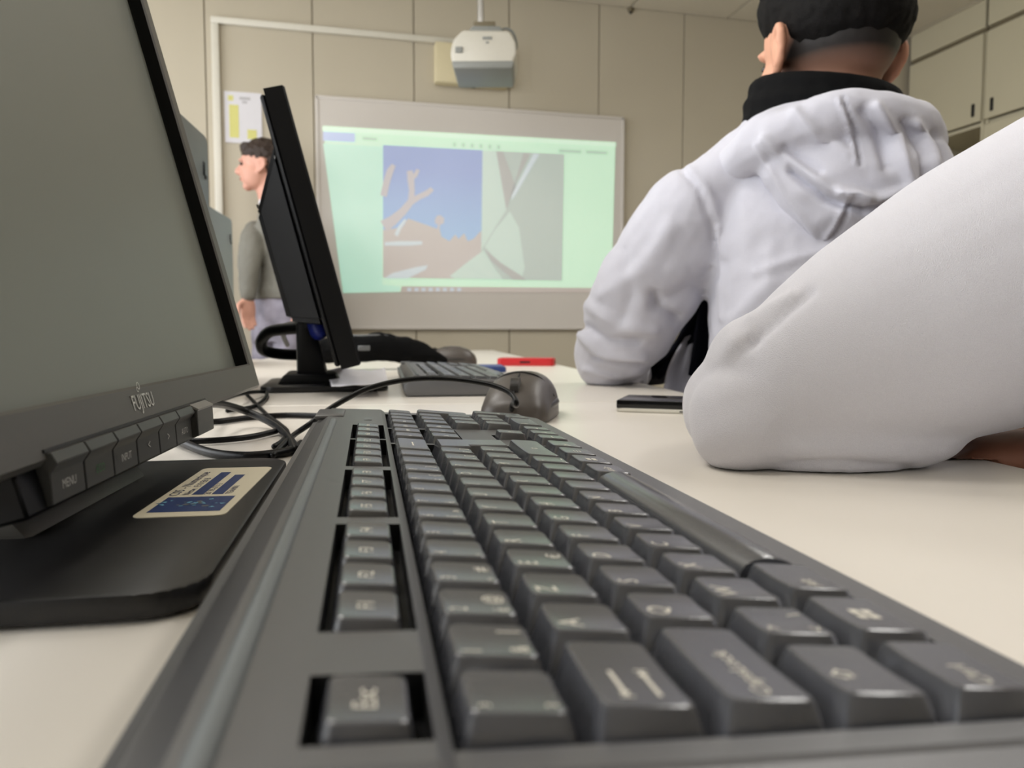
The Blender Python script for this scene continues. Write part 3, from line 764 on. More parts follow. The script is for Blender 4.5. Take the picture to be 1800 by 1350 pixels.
# ------------------------------------------------------------------ monitors
def monitor(name, loc, angle, W_, H_, tilt, zbot, yoff, base_rect, neck_x, bez_m, shell_m, detail, sub_thick=0.023, bulge=0.036, screen_m=None, bez=(0.017, 0.018), foot_T=None):
    """local x: along the screen (left to right for its user), y: away from the user, z up"""
    mo = empty(name, loc, math.pi / 2 - angle)
    T = M.Translation((0, yoff, zbot)) @ M.Rotation(-tilt, 4, 'X')
    bs, bb = bez; L = W_ / 2
    # front frame with a recessed screen
    bm = bmesh.new()
    def ring(x0, x1, z0, z1, y): return [bm.verts.new((x0, y, z0)), bm.verts.new((x1, y, z0)), bm.verts.new((x1, y, z1)), bm.verts.new((x0, y, z1))]
    r = [ring(-L, L, 0, H_, sub_thick), ring(-L, L, 0, H_, 0.0022), ring(-L + .0018, L - .0018, .0018, H_ - .0018, 0.0), ring(-L + bs - .0012, L - bs + .0012, bb - .0012, H_ - bs + .0012, 0.0), ring(-L + bs, L - bs, bb, H_ - bs, 0.0012)]
    for a, b in zip(r, r[1:]):
        for i in range(4): bm.faces.new((a[i], a[(i + 1) % 4], b[(i + 1) % 4], b[i]))
    bzl = bmobj('bezel', bm, bez_m, mo, 30, T)
    bm = bmesh.new(); r = [ring(-L + bs, L - bs, bb, H_ - bs, 0.0012), ring(-L + bs + .0004, L - bs - .0004, bb + .0004, H_ - bs - .0004, 0.0100)]
    for i in range(4): bm.faces.new((r[0][i], r[0][(i + 1) % 4], r[1][(i + 1) % 4], r[1][i]))
    bmobj('inner_frame', bm, m_monblack, mo, None, T)
    obj('screen', [(-L + bs, .0096, bb), (L - bs, .0096, bb), (L - bs, .0096, H_ - bs), (-L + bs, .0096, H_ - bs)], [(0, 1, 2, 3)], screen_m or m_screen, mo, None, T)
    prism('back_cover', [(-L + .004, .004), (L - .004, .004), (L - .004, H_ - .004), (-L + .004, H_ - .004)], 1, sub_thick - .001, sub_thick + .006, shell_m, mo, bevel=0.004, T=T)
    # deep housing on the back
    bm = bmesh.new()
    y0, y1 = sub_thick + .004, sub_thick + bulge
    a = [bm.verts.new(p) for p in ((-L * .80, y0, .055), (L * .80, y0, .055), (L * .80, y0, H_ - .045), (-L * .80, y0, H_ - .045))]
    b = [bm.verts.new(p) for p in ((-L * .74, y1, .070), (L * .74, y1, .070), (L * .70, y1, H_ - .115), (-L * .70, y1, H_ - .115))]
    bm.faces.new(a[::-1]); bm.faces.new(b)
    for i in range(4): bm.faces.new((a[i], a[(i + 1) % 4], b[(i + 1) % 4], b[i]))
    bmesh.ops.recalc_face_normals(bm, faces=bm.faces); bmesh.ops.bevel(bm, geom=list(bm.edges), offset=0.006, segments=2, affect='EDGES')
    hs = bmobj('rear_housing', bm, shell_m, mo, 40, T)
    for k in range(7):
        box('vent_slot', (-L * .5, y1 - .0015, H_ * .55 + k * .007), (L * .5, y1 + .0008, H_ * .55 + k * .007 + .003), m_black, hs, T=T)
    # stand
    x0, x1, yb0, yb1 = base_rect
    pl = rrect(x0, x1, yb0, yb1, 0.017, 6)
    prism('foot', pl, 2, 0.0008, 0.0085, m_base, mo, bevel=0.0016, seg=2, T=foot_T)
    yn = yoff + 0.047
    prism('neck', [(yn - .010, .006), (yn + .034, .006), (yn + .034, zbot + .10), (yn + .026, zbot + .13), (yn - .010 + .02, zbot + .05)], 0, neck_x - .045, neck_x + .045, shell_m, mo, bevel=0.005)
    prism('neck_collar', [(yn - .03, .007), (yn + .06, .007), (yn + .05, .022), (yn - .018, .022)], 0, neck_x - .06, neck_x + .06, shell_m, mo, bevel=0.004)
    box('hinge', (neck_x - .035, yoff + sub_thick + .045, zbot + .075), (neck_x + .035, yn + .03, zbot + .125), shell_m, mo, bevel=0.005)
    return mo, T, bzl
# foreground monitor
MA = math.radians(6.2); MU = V((math.sin(MA), math.cos(MA), 0))
MW, MH, MT = 0.510, 0.345, math.radians(14.6)
cr = C(458, 680, 0.571)                      # lower right front corner
mid = cr - MU * (MW / 2)
footA = math.radians(3.6); fu = V((math.sin(footA), math.cos(footA), 0)); fv = V((-math.cos(footA), math.sin(footA), 0))
fq = V((-.0330, .2161, 0)); footo = fq + fu * .108 + fv * .115      # centre of the foot plate
FOOT = (M.Translation((mid.x, mid.y, 0)) @ M.Rotation(math.pi / 2 - MA, 4, 'Z')).inverted() @ M.Translation(footo) @ M.Rotation(math.pi / 2 - footA, 4, 'Z')
mon1, T1, bz1_ = monitor('monitor', (mid.x, mid.y, 0.74), MA, MW, MH, MT, cr.z - .74, 0.0, (-0.106, 0.122, -0.115, 0.115), 0.0, m_mon, m_mon, True, bez=(0.016, 0.0185), foot_T=FOOT)
tag(mon1, 'large grey monitor with silver maker lettering, cut off by the left edge', 'monitor', 'computer monitors')
inv1 = (M.Translation(mon1.location) @ mon1.rotation_euler.to_matrix().to_4x4()).inverted()
FT = M(((1, 0, 0, 0), (0, 0, -1, 0), (0, 1, 0, 0), (0, 0, 0, 1)))   # text plane -> monitor front (x right, z up, facing -y)
def face_pt(px, py):
    """where a pixel meets the monitor's front plane, in head coordinates"""
    Tw = M.Translation(mon1.location) @ mon1.rotation_euler.to_matrix().to_4x4() @ T1
    o = Tw.inverted() @ EYE; d = (Tw.inverted().to_3x3()) @ ray(px, py); t = -o.y / d.y; q = o + d * t
    return q.x, q.z
lx, lz = face_pt(250, 703)
text('maker_logo', 'FUJITSU', 0.0092, T1 @ M.Translation((lx, -0.0004, lz - .0036)) @ FT, m_logo, bz1_, sx=0.82)
def ringpoly(cx, cz, r, w, a0, a1, n=14):
    vs, fs = [], []
    for k in range(n + 1):
        a = math.radians(a0 + (a1 - a0) * k / n)
        vs += [(cx + r * math.cos(a), cz + r * math.sin(a), 0), (cx + (r - w) * math.cos(a), cz + (r - w) * math.sin(a), 0)]
    for k in range(n): fs.append((2 * k, 2 * k + 2, 2 * k + 3, 2 * k + 1))
    return vs, fs
va, fa = ringpoly(0.0, 0, .0017, .0005, 0, 360); vb, fb = ringpoly(-0.0018, -.0015, .0011, .0004, 60, 330)
obj('maker_emblem', va + vb, fa + [tuple(i + len(va) for i in f) for f in fb], m_logo, bz1_, None, T1 @ M.Translation((lx - .001, -0.0004, lz + .0062)) @ FT)
edges = [face_pt(x, y)[0] for x, y in ((78, 800), (140, 780), (192, 765), (235, 752), (275, 740), (305, 731), (333, 722), (362, 713))]
names = ['MENU', 'ECO', 'INPUT', '<', '>', 'AUTO', '']
for i in range(7):
    a, b = edges[i] + .0006, edges[i + 1] - .0006
    bp = [(-.0035 - .0008, 0.0), (-.0040, 0.0)]
    prof = [(0.0002, 0.0036), (-0.0016, 0.0034), (-0.0026, -0.0004), (0.0004, -0.0030), (0.0022, -0.0125), (0.012, -0.0125), (0.012, 0.0036)]
    if i == 6: prof = [(0.0002, 0.0036), (-0.0036, 0.0002), (-0.0008, -0.0125), (0.012, -0.0125), (0.012, 0.0036)]
    bt = prism('button', prof, 0, a, b, m_monb, mon1, bevel=0.0003, seg=1, T=T1, smooth=30)
    if i == 6: prism('button_light', [(-0.0002, 0.0042), (-0.0042, 0.0006), (-0.0034, -0.0004), (0.0004, 0.0030)], 0, a + .0004, b - .0004, m_alu, bt, T=T1, smooth=20)
    if names[i]:
        Tx = T1 @ M.Translation(((a + b) / 2, 0.00125, -0.0088)) @ M.Rotation(math.atan2(.0018, .0095), 4, 'X') @ FT
        text('button_print', names[i], 0.0042 if len(names[i]) > 1 else .006, Tx, m_green if i == 1 else m_logo, bt, sx=0.9)
box('button_gap', (edges[0] - .0006, -.0006, .0037), (edges[-1] + .0008, .001, .0048), m_black, mon1, T=T1)
box('button_rail', (edges[0] - .012, .004, -.0135), (edges[-1] + .006, .020, .003), m_monblack, mon1, bevel=0.001, seg=1, T=T1)
# sticker on the foot
def st(px, py): q = inv1 @ onz(px, py, .74865); return q
ua = [st(*p) for p in ((226, 909), (390, 908), (480, 822), (365, 822))]
sx0 = (ua[0].x + ua[1].x) / 2; sx1 = (ua[2].x + ua[3].x) / 2; sy1 = (ua[0].y + ua[3].y) / 2; sy0 = (ua[1].y + ua[2].y) / 2
stk = prism('sticker', rrect(sx0, sx1, sy0, sy1, 0.004, 4), 2, 0.0084, 0.0088, m_stick, mon1, smooth=30)
def sbox(nm, u0, u1, v0, v1, m): # fractions, v from the user's side (0) to the far side (1)
    L, B = sx1 - sx0, sy1 - sy0
    return obj(nm, [(sx0 + u0 * L, sy0 + v0 * B, .00888), (sx0 + u1 * L, sy0 + v0 * B, .00888), (sx0 + u1 * L, sy0 + v1 * B, .00888), (sx0 + u0 * L, sy0 + v1 * B, .00888)], [(0, 1, 2, 3)], m, stk)
sbox('picture', .07, .33, .10, .90, m_stickblue)
random.seed(5)
for k in range(26):
    c_u = .20 + random.gauss(0, .035); c_v = .50 + random.gauss(0, .15); L, B = sx1 - sx0, sy1 - sy0; n_ = random.choice((3, 4, 5)); rr_ = random.uniform(.006, .016)
    vs_k = [(sx0 + (c_u + rr_ * math.cos(6.283 * q / n_ + k)) * L, sy0 + (c_v + rr_ * 3.2 * math.sin(6.283 * q / n_ + k)) * B, .00894 + k * 2e-6) for q in range(n_)]
    obj('picture_figure', vs_k, [tuple(range(n_))], m_stickcyan if k % 3 else m_steel, stk)
sbox('blue_bar', .37, .87, .52, .66, m_stickblue); sbox('blue_bar', .37, .80, .28, .42, m_stickblue)
L_, B_ = sx1 - sx0, sy1 - sy0
for body, u0, v0, sz in (('C05 - Numerique', .36, .82, .0054), ('Netw.  E10 E8 B', .37, .69, .0040), ('20 39-671-2', .37, .44, .0034), ('TEAM01', .37, .18, .0036)):
    text('sticker_print', body, sz * 1.08, M.Translation((sx0 + u0 * L_, sy0 + v0 * B_, .00890)), m_stickink, stk, sx=1.35, centre=False)
# black monitor further down the desk
A2 = math.radians(1.0); U2 = V((math.sin(A2), math.cos(A2), 0))
c2 = C(635, 641, 0.88)
W2 = 0.48; md2 = c2 + U2 * (W2 / 2)
N2 = V((-math.cos(A2), math.sin(A2), 0))
b2l = onz(462, 689, .74); b2r = onz(690, 689, .74)
q2 = lambda p: ((p - md2).dot(U2), (p - md2).dot(N2))
mon2, T2, bz2_ = monitor('monitor', (md2.x, md2.y, 0.74), A2, W2, 0.318, math.radians(14.4), c2.z - .74, 0.0, (-0.105, 0.10, -0.040, 0.125), 0.0, m_monblack, m_monblack, False, bulge=0.046)
tag(mon2, 'black monitor seen edge-on, standing in front of the man in grey', 'monitor', 'computer monitors')

# ------------------------------------------------------------------ grey towers on the second row
def tower(px, py, D, label, h):
    c = C(px, py, D); t = empty('computer_tower', (c.x, c.y, 0.74), math.pi / 2 - math.radians(7.0)); tag(t, label, 'computer', 'grey computer towers behind the monitors')
    L = 0.36; wd = 0.165
    bod = prism('case', rrect(-L, 0, 0, h, 0.014, 4), 1, 0.0, wd, m_tower, t, bevel=0.003)
    box('lock_slot', (-.030, -0.0016, h - .062), (-.021, 0.002, h - .040), m_black, t, bevel=0.002, seg=1)
    box('lock_slot', (-.024, -0.0016, h - .066), (-.012, 0.002, h - .058), m_black, t, bevel=0.002, seg=1)
    box('front_panel', (-L - .012, .006, 0.01), (-L, wd - .006, h - .008), m_black, t, bevel=0.004)
    box('drive_bay', (-L - .014, .02, h - .08), (-L - .011, wd - .02, h - .045), m_tower, t, bevel=0.001, seg=1)
    box('power_button', (-L - .014, wd / 2 - .01, h - .12), (-L - .011, wd / 2 + .01, h - .10), m_alu, t, bevel=0.001, seg=1)
    return t
tower(365, 243, 1.16, 'grey computer tower with lock slot just behind the foreground monitor', 0.372)
tower(408, 384, 2.00, 'grey computer tower half hidden, below and beyond the taller-looking one', 0.372)

# ------------------------------------------------------------------ mice, phones, small things
def mouse(name, loc, rz, label, sc=1.0):
    """local +x: towards the fingers (cable end)"""
    mo = empty(name, loc, rz); tag(mo, label, 'mouse', 'dark computer mice')
    def shape(bm, z0, grow=0.0):
        R = []
        for t, w, h in ((-.056, .012, .010), (-.052, .022, .020), (-.040, .029, .031), (-.020, .032, .0385), (0.0, .0315, .039), (.020, .0305, .034), (.040, .029, .026), (.052, .026, .018), (.057, .018, .012)):
            ring = []
            for k in range(21):
                a = math.pi * k / 20; ring.append(bm.verts.new((t * sc, (w + grow) * sc * math.copysign(abs(math.cos(a)) ** .8, math.cos(a)), z0 + (h + grow) * sc * math.sin(a) ** .75)))
            R.append(ring)
        for a, b in zip(R, R[1:]):
            for k in range(20): bm.faces.new((a[k], a[k + 1], b[k + 1], b[k]))
        bm.faces.new(R[0][::-1]); bm.faces.new(R[-1])
        for a, b in zip(R, R[1:]): bm.faces.new((a[0], b[0], b[20], a[20]))
    bm = bmesh.new(); shape(bm, 0.001); bmobj('shell', bm, m_mouse, mo, 60)
    bm = bmesh.new()
    for s in (-1, 1):   # grip sides
        pts = [(-.042, s * .0240, .010), (-.02, s * .0285, .012), (.01, s * .0280, .012), (.042, s * .0240, .010)]
        add_tube(bm, [V(p) * sc for p in pts], [.0025 * sc, .004 * sc, .004 * sc, .0025 * sc], 8, 4)
    bmobj('side_grip', bm, m_mousebtn, mo, 60)
    tube('button_split', [V(p) * sc for p in ((.010, 0, .0382), (.030, 0, .0318), (.046, 0, .0242), (.056, 0, .0145))], .0009, m_black, mo)
    tube('button_seam', [V(p) * sc for p in ((.004, -.0295, .0190), (.006, -.018, .0345), (.007, 0, .0394), (.006, .018, .0345), (.004, .0295, .0190))], .0007, m_black, mo)
    bm = bmesh.new(); bmesh.ops.create_cone(bm, cap_ends=True, segments=20, radius1=.010 * sc, radius2=.010 * sc, depth=.007 * sc)
    bmobj('wheel', bm, m_mousebtn, mo, 40, M.Translation(V((.034, 0, .0265)) * sc) @ M.Rotation(math.pi / 2, 4, 'X'))
    return mo
mc = onz(915, 742, .74)
m1 = mouse('computer_mouse', (mc.x + .012, mc.y + .045, 0.74), math.radians(-112), 'grey-brown mouse just beyond the far end of the large keyboard', 1.06)
mp = onz(792, 641, .74)
mouse('computer_mouse', (mp.x, mp.y, 0.74), math.radians(168), 'black mouse with grey rim behind the blurred keyboard', 1.15)
# cables (round leads lying on the desk or bridging in the air)
def cable(name, pts, r, label, m=m_cable):
    """points: (px, py, z above the desk) or (px, py, None, depth)"""
    P3 = [(onz(p[0], p[1], .74 + p[2]) if len(p) == 3 else C(p[0], p[1], p[3])) for p in pts]
    b = P3[0].copy()
    o = tube(name, [p - b for p in P3], r, m, None, seg=10, sub=10); o.location = b
    return tag(o, label, 'cable', 'black cables on the desk')
mn = m1.location + M.Rotation(math.radians(-112), 3, 'Z') @ V((.060, 0, .012))
nx, ny, nD = proj(mn)
cable('mouse_cable', [(nx, ny, None, nD), (nx + 1, ny - 10, None, nD - .012), (908, 712, None, .575), (898, 692, None, .58), (860, 676, None, .59), (790, 666, None, .60), (720, 667, None, .60), (650, 682, None, .59), (590, 712, None, .575), (545, 745, None, .56), (515, 766, None, .55), (480, 800, .003)], 0.0021, 'black mouse cable arching over the keyboard end to the mouse')
cable('monitor_cable', [(300, 766, .006), (330, 782, .004), (375, 797, .003), (430, 802, .003), (480, 798, .003), (515, 791, .003), (530, 780, .003)], 0.0029, 'thick black cable curving along the rear edge of the monitor foot')
cable('monitor_cable', [(362, 708, .03), (395, 712, .022), (430, 722, .014), (465, 737, .008), (490, 752, .005), (508, 770, .0035), (519, 790, .0035)], 0.0030, 'thick black cable dropping from behind the monitor to the keyboard')
cable('monitor_cable', [(340, 716, .03), (380, 706, .02), (420, 693, .012), (450, 689, .008), (468, 690, .004), (466, 700, .003), (450, 713, .003), (430, 718, .003), (400, 722, .003)], 0.0023, 'thin black cable making a small loop under the monitor corner')
cable('monitor_cable', [(430, 690, .006), (448, 708, .004), (470, 730, .003), (490, 745, .003), (505, 760, .003), (497, 775, .003), (482, 785, .003)], 0.0020, 'thin black cable running diagonally from under the monitor corner')
cable('power_cable', [(330, 742, .003), (380, 741, .003), (440, 734, .003), (500, 730, .003), (560, 731, .003), (600, 734, .003)], 0.0026, 'black cable lying straight across the desk behind the keyboard')
cable('power_cable', [(318, 776, .003), (380, 774, .003), (440, 768, .003), (485, 758, .003)], 0.0022, 'black cable lying in front of the straight one behind the monitor foot')
# blue monitor plug and its thick lead on the second monitor
vg = empty('video_cable', (md2.x, md2.y, 0.74)); tag(vg, 'thick black video cable with a blue plug looping behind the black monitor', 'cable')
def rel(p, o): return p - o.location
pA, pB = C(547, 545, 1.05), C(560, 583, 1.05)
tube('plug', [rel(pA, vg), rel(pB, vg)], 0.012, m_blue, vg, seg=8)
tube('lead', [rel(C(*p), vg) for p in ((553, 566, 1.06), (535, 575, 1.06), (505, 578, 1.08), (475, 583, 1.10), (460, 598, 1.12), (463, 615, 1.14), (490, 622, 1.16), (530, 624, 1.18))], 0.0085, m_cable, vg, seg=10)
tube('lead', [rel(C(*p), vg) for p in ((553, 566, 1.06), (528, 568, 1.09), (500, 573, 1.15), (498, 590, 1.2), (505, 606, 1.25))], 0.004, m_cable, vg, seg=8)
# phones
def phone(name, corners, th, case_m, label, detail=None, extra=None):
    a, b, c, d = corners           # near-left, near-right, far-right, far-left on the desk
    ex = (b - a); ey = (d - a); o = empty(name, (a + b + c + d) / 4, math.atan2(ex.y, ex.x)); tag(o, label, 'phone')
    L, B = ex.length, ey.length
    prism('case', rrect(-L / 2, L / 2, -B / 2, B / 2, 0.010, 5), 2, 0.0, th, case_m, o, bevel=0.0018)
    prism('screen', rrect(-L / 2 + .003, L / 2 - .003, -B / 2 + .003, B / 2 - .003, 0.008, 5), 2, th - .0005, th + .0006, m_glassblk, o, bevel=0.0003, seg=1)
    box('side_key', (-.012, -B / 2 - .0006, th * .4), (.012, -B / 2 + .001, th * .65), m_black, o, bevel=0.0003, seg=1)
    box('charging_port', (L / 2 - .001, -.005, th * .35), (L / 2 + .0006, .005, th * .65), m_black, o)
    return o
pa = onz(1080, 724, .74); ph_dir = V((math.cos(math.radians(-32)), math.sin(math.radians(-32)), 0)); ph_n = V((math.sin(math.radians(32)), math.cos(math.radians(32)), 0))
ph = phone('smartphone', (pa, pa + ph_dir * .15, pa + ph_dir * .15 + ph_n * .072, pa + ph_n * .072), 0.0040, m_whitep, 'black smartphone in a pale case lying beside the elbow')
box('black_body', (-.0735, -.0345, 0.0035), (.0735, .0345, 0.0118), m_glassblk, ph, bevel=0.0012)
ra = onz(873, 643, .74); rd = V((math.cos(math.radians(-22)), math.sin(math.radians(-22)), 0)); rn = V((math.sin(math.radians(22)), math.cos(math.radians(22)), 0))
rp = phone('smartphone', (ra, ra + rd * .135, ra + rd * .135 + rn * .07, ra + rn * .07), 0.017, m_red, 'smartphone in a bright red case near the far desk edge')
box('back_plate', (-.064, -.032, .0165), (.064, .032, .0182), m_red, rp, bevel=.001, seg=1)
ba = onz(826, 655, .74)
bc = phone('phone_case', (ba, ba + V((.075, -.012, 0)), ba + V((.088, .118, 0)), ba + V((.013, .13, 0))), 0.010, m_bluecase, 'flat blue case lying between the black mouse and the red phone')
bc['category'] = 'case'
box('back_plate', (-.036, -.06, .0098), (.036, .06, .0112), m_bluecase, bc, bevel=.001, seg=1)
# black pencil case behind the second monitor
pcz = empty('pencil_case', onz(735, 636, .74)); tag(pcz, 'long black fabric pencil case behind the black monitor', 'pencil case')
def pcfill(bm):
    P_ = [C(560, 618, 1.60), C(640, 612, 1.62), C(690, 612, 1.64), C(740, 622, 1.66), C(780, 634, 1.68)]
    add_tube(bm, P_, [.026, .030, .030, .024, .012], 16, 6)
def pcpost(me):
    for v in me.vertices: v.co.z = max(v.co.z, .7405)
    rumple(me, .006, 18)
    for v in me.vertices: v.co.z = max(v.co.z, .7405)
blob('pouch', pcfill, .004, 3, m_blackcloth, pcz, pcpost)
tube('zip', [rel(C(*p), pcz) for p in ((600, 592, 1.60), (660, 590, 1.61), (700, 594, 1.63), (745, 608, 1.655))], .003, m_steel, pcz)
box('zip_pull', tuple(rel(C(640, 612, 1.575), pcz) - V((.012, .002, .005))), tuple(rel(C(640, 612, 1.575), pcz) + V((.012, .002, .005))), m_steel, pcz, bevel=.001, seg=1)
# screen reflection on the second monitor's foot, built as a pale rippled sheet
cs = empty('screen_reflection', onz(630, 680, .75)); tag(cs, 'pale rippled sheet standing in for the screen reflection on the foot of the black monitor', 'reflection')
bm = bmesh.new(); NX, NY = 22, 16; G = []
c0, c1, c2_, c3 = onz(583, 687, .7497), onz(684, 684, .7497), onz(676, 656, .7497), onz(575, 660, .7497)
for i in range(NX):
    for j in range(NY):
        s, t = i / (NX - 1), j / (NY - 1)
        p = (c0 * (1 - s) + c1 * s) * (1 - t) + (c3 * (1 - s) + c2_ * s) * t
        z = .0025 + .004 * (mnoise.noise(p * 40) + .6) + .011 * math.exp(-((t - .75) / .14) ** 2) * (0.6 + .4 * math.sin(s * 7)) * (1 - .3 * s)
        G.append(bm.verts.new((p.x - cs.location.x, p.y - cs.location.y, z + .7495 - cs.location.z)))
for i in range(NX - 1):
    for j in range(NY - 1): bm.faces.new((G[i * NY + j], G[(i + 1) * NY + j], G[(i + 1) * NY + j + 1], G[i * NY + j + 1]))
shs = bmobj('sheet', bm, m_paper, cs, 60); so = shs.modifiers.new('thick', 'SOLIDIFY'); so.thickness = .0006; so.offset = 1

# ------------------------------------------------------------------ people
def add_hand(bm, wrist, fdir, up, curl=0.5, sc=1.0, side=1):
    """palm, four unequal bent fingers and a thumb; up: back of the hand; side: +1 thumb towards fdir x up"""
    f = V(fdir).normalized(); u = (V(up) - f * V(up).dot(f)).normalized(); l = f.cross(u) * side; w = V(wrist)
    add_rings(bm, [(w - f * .02 * sc, l * .024 * sc, u * .019 * sc), (w + f * .012 * sc, l * .028 * sc, u * .018 * sc), (w + f * .045 * sc, l * .038 * sc, u * .016 * sc), (w + f * .082 * sc, l * .040 * sc, u * .0135 * sc), (w + f * .092 * sc, l * .037 * sc, u * .011 * sc)], 16)
    for k, (off, ln, r) in enumerate(((.030, .068, .0088), (.010, .078, .0092), (-.010, .072, .0088), (-.029, .056, .0078))):
        p = w + f * .082 * sc + l * off * sc; d = f.copy(); pts = [p - f * .012 * sc, p]; a = 0
        for q, fr in enumerate((.45, .32, .23)):
            a += curl * (0.55, 0.8, 0.55)[q]
            d = f * math.cos(a) - u * math.sin(a); p = p + d * ln * fr * sc; pts.append(p)
        add_tube(bm, pts, [r * sc, r * sc, r * .98 * sc, r * .9 * sc, r * .78 * sc], 10, 3)
    t0 = w + f * .022 * sc + l * .026 * sc
    d1 = (f * .6 + l * .75 - u * .25).normalized(); d2 = (f * .9 + l * .3 - u * .35).normalized()
    add_tube(bm, [t0 - l * .01 * sc, t0 + d1 * .034 * sc, t0 + d1 * .034 * sc + d2 * .030 * sc, t0 + d1 * .034 * sc + d2 * .055 * sc], [.013 * sc, .0115 * sc, .0098 * sc, .0078 * sc], 10, 3)
def add_head(bm, c, fwd, up=V((0, 0, 1)), s=1.0, neck=None):
    """skull, jaw, nose, brow, lips, ears; c: centre of the head"""
    f = V(fwd).normalized(); r = f.cross(V(up)).normalized(); u = r.cross(f)
    P_ = lambda a, b, h: V(c) + f * a * s + r * b * s + u * h * s
    add_ell(bm, P_(-.012, 0, .025), f * .098 * s, r * .077 * s, u * .092 * s, 28)
    add_ell(bm, P_(.022, 0, -.035), f * .068 * s, r * .062 * s, u * .075 * s, 24)
    add_ell(bm, P_(.058, 0, -.092), f * .026 * s, r * .030 * s, u * .022 * s, 16)
    for b in (-1, 1):
        add_ell(bm, P_(.058, b * .034, -.020), f * .028 * s, r * .024 * s, u * .022 * s, 14)
        add_ell(bm, P_(.078, b * .026, .022), f * .016 * s, r * .026 * s, u * .009 * s, 12)
        add_ell(bm, P_(.022, b * .042, -.046), f * .052 * s, r * .031 * s, u * .060 * s, 18)
        # ear: rim, bowl and lobe, standing off the head
        e = P_(-.010, b * .075, -.008)
        od = (r * b * .75 - f * .66).normalized()
        add_tube(bm, [e + f * .012 * s + u * .012 * s, e + od * .010 * s + u * .028 * s, e + od * .018 * s - f * .012 * s + u * .022 * s, e + od * .018 * s - f * .014 * s - u * .002 * s, e + od * .010 * s - f * .004 * s - u * .022 * s, e + f * .008 * s - u * .030 * s], [.005 * s, .006 * s, .0062 * s, .006 * s, .0065 * s, .006 * s], 10, 4)
        add_ell(bm, e + od * .006 * s, f * .014 * s, od * .006 * s, u * .024 * s, 12)
    add_tube(bm, [P_(.080, 0, .020), P_(.094, 0, -.004), P_(.108, 0, -.026), P_(.092, 0, -.034)], [.008 * s, .010 * s, .0125 * s, .010 * s], 12, 3)
    for b in (-1, 1): add_ell(bm, P_(.092, b * .011, -.030), f * .010 * s, r * .008 * s, u * .008 * s, 10)
    add_ell(bm, P_(.082, 0, -.054), f * .013 * s, r * .024 * s, u * .006 * s, 12); add_ell(bm, P_(.080, 0, -.066), f * .013 * s, r * .022 * s, u * .007 * s, 12)
    if neck is not None: add_tube(bm, [P_(-.020, 0, -.045), (P_(-.025, 0, -.08) + V(neck)) / 2, V(neck)], [.055 * s, .055 * s, .062 * s], 18, 4)
    return f, r, u
def face_bits(parent, c, f, r, u, s=1.0):
    for b in (-1, 1):
        bm = bmesh.new(); add_ell(bm, V(c) + f * .079 * s + r * b * .031 * s + u * .004 * s - parent.location, f * .008 * s, r * .013 * s, u * .007 * s, 12); bmobj('eye', bm, m_eye, parent, 60)
    bm = bmesh.new(); add_ell(bm, V(c) + f * .088 * s - u * .060 * s - parent.location, f * .008 * s, r * .020 * s, u * .006 * s, 12); bmobj('mouth', bm, m_lip, parent, 60)

DESK_Z = .7408
def on_desk(me, z=DESK_Z):
    """cloth pressed flat where it rests on the desk"""
    for v in me.vertices:
        w = (v.co - E0).dot(DVv)
        if w > -0.004 and .68 < v.co.z < z: v.co.z = z
def chair(loc, rz, label):
    c = empty('school_chair', loc, rz); tag(c, label, 'chair', 'school chairs at the desks')
    prism('seat', rrect(-.20, .20, -.20, .20, .05, 4), 2, .435, .450, m_wood, c, bevel=.004)
    bm = bmesh.new()
    prism('backrest', rrect(-.19, .19, .60, .75, .04, 4), 1, -.215, -.203, m_wood, c, bevel=.004)
    for a in (-1, 1):
        tube('leg', [(a * .18, .19, .01), (a * .165, .16, .435)], .011, m_steel, c)
        tube('leg', [(a * .18, -.21, .01), (a * .17, -.19, .44), (a * .17, -.222, .73)], .011, m_steel, c)
    return c

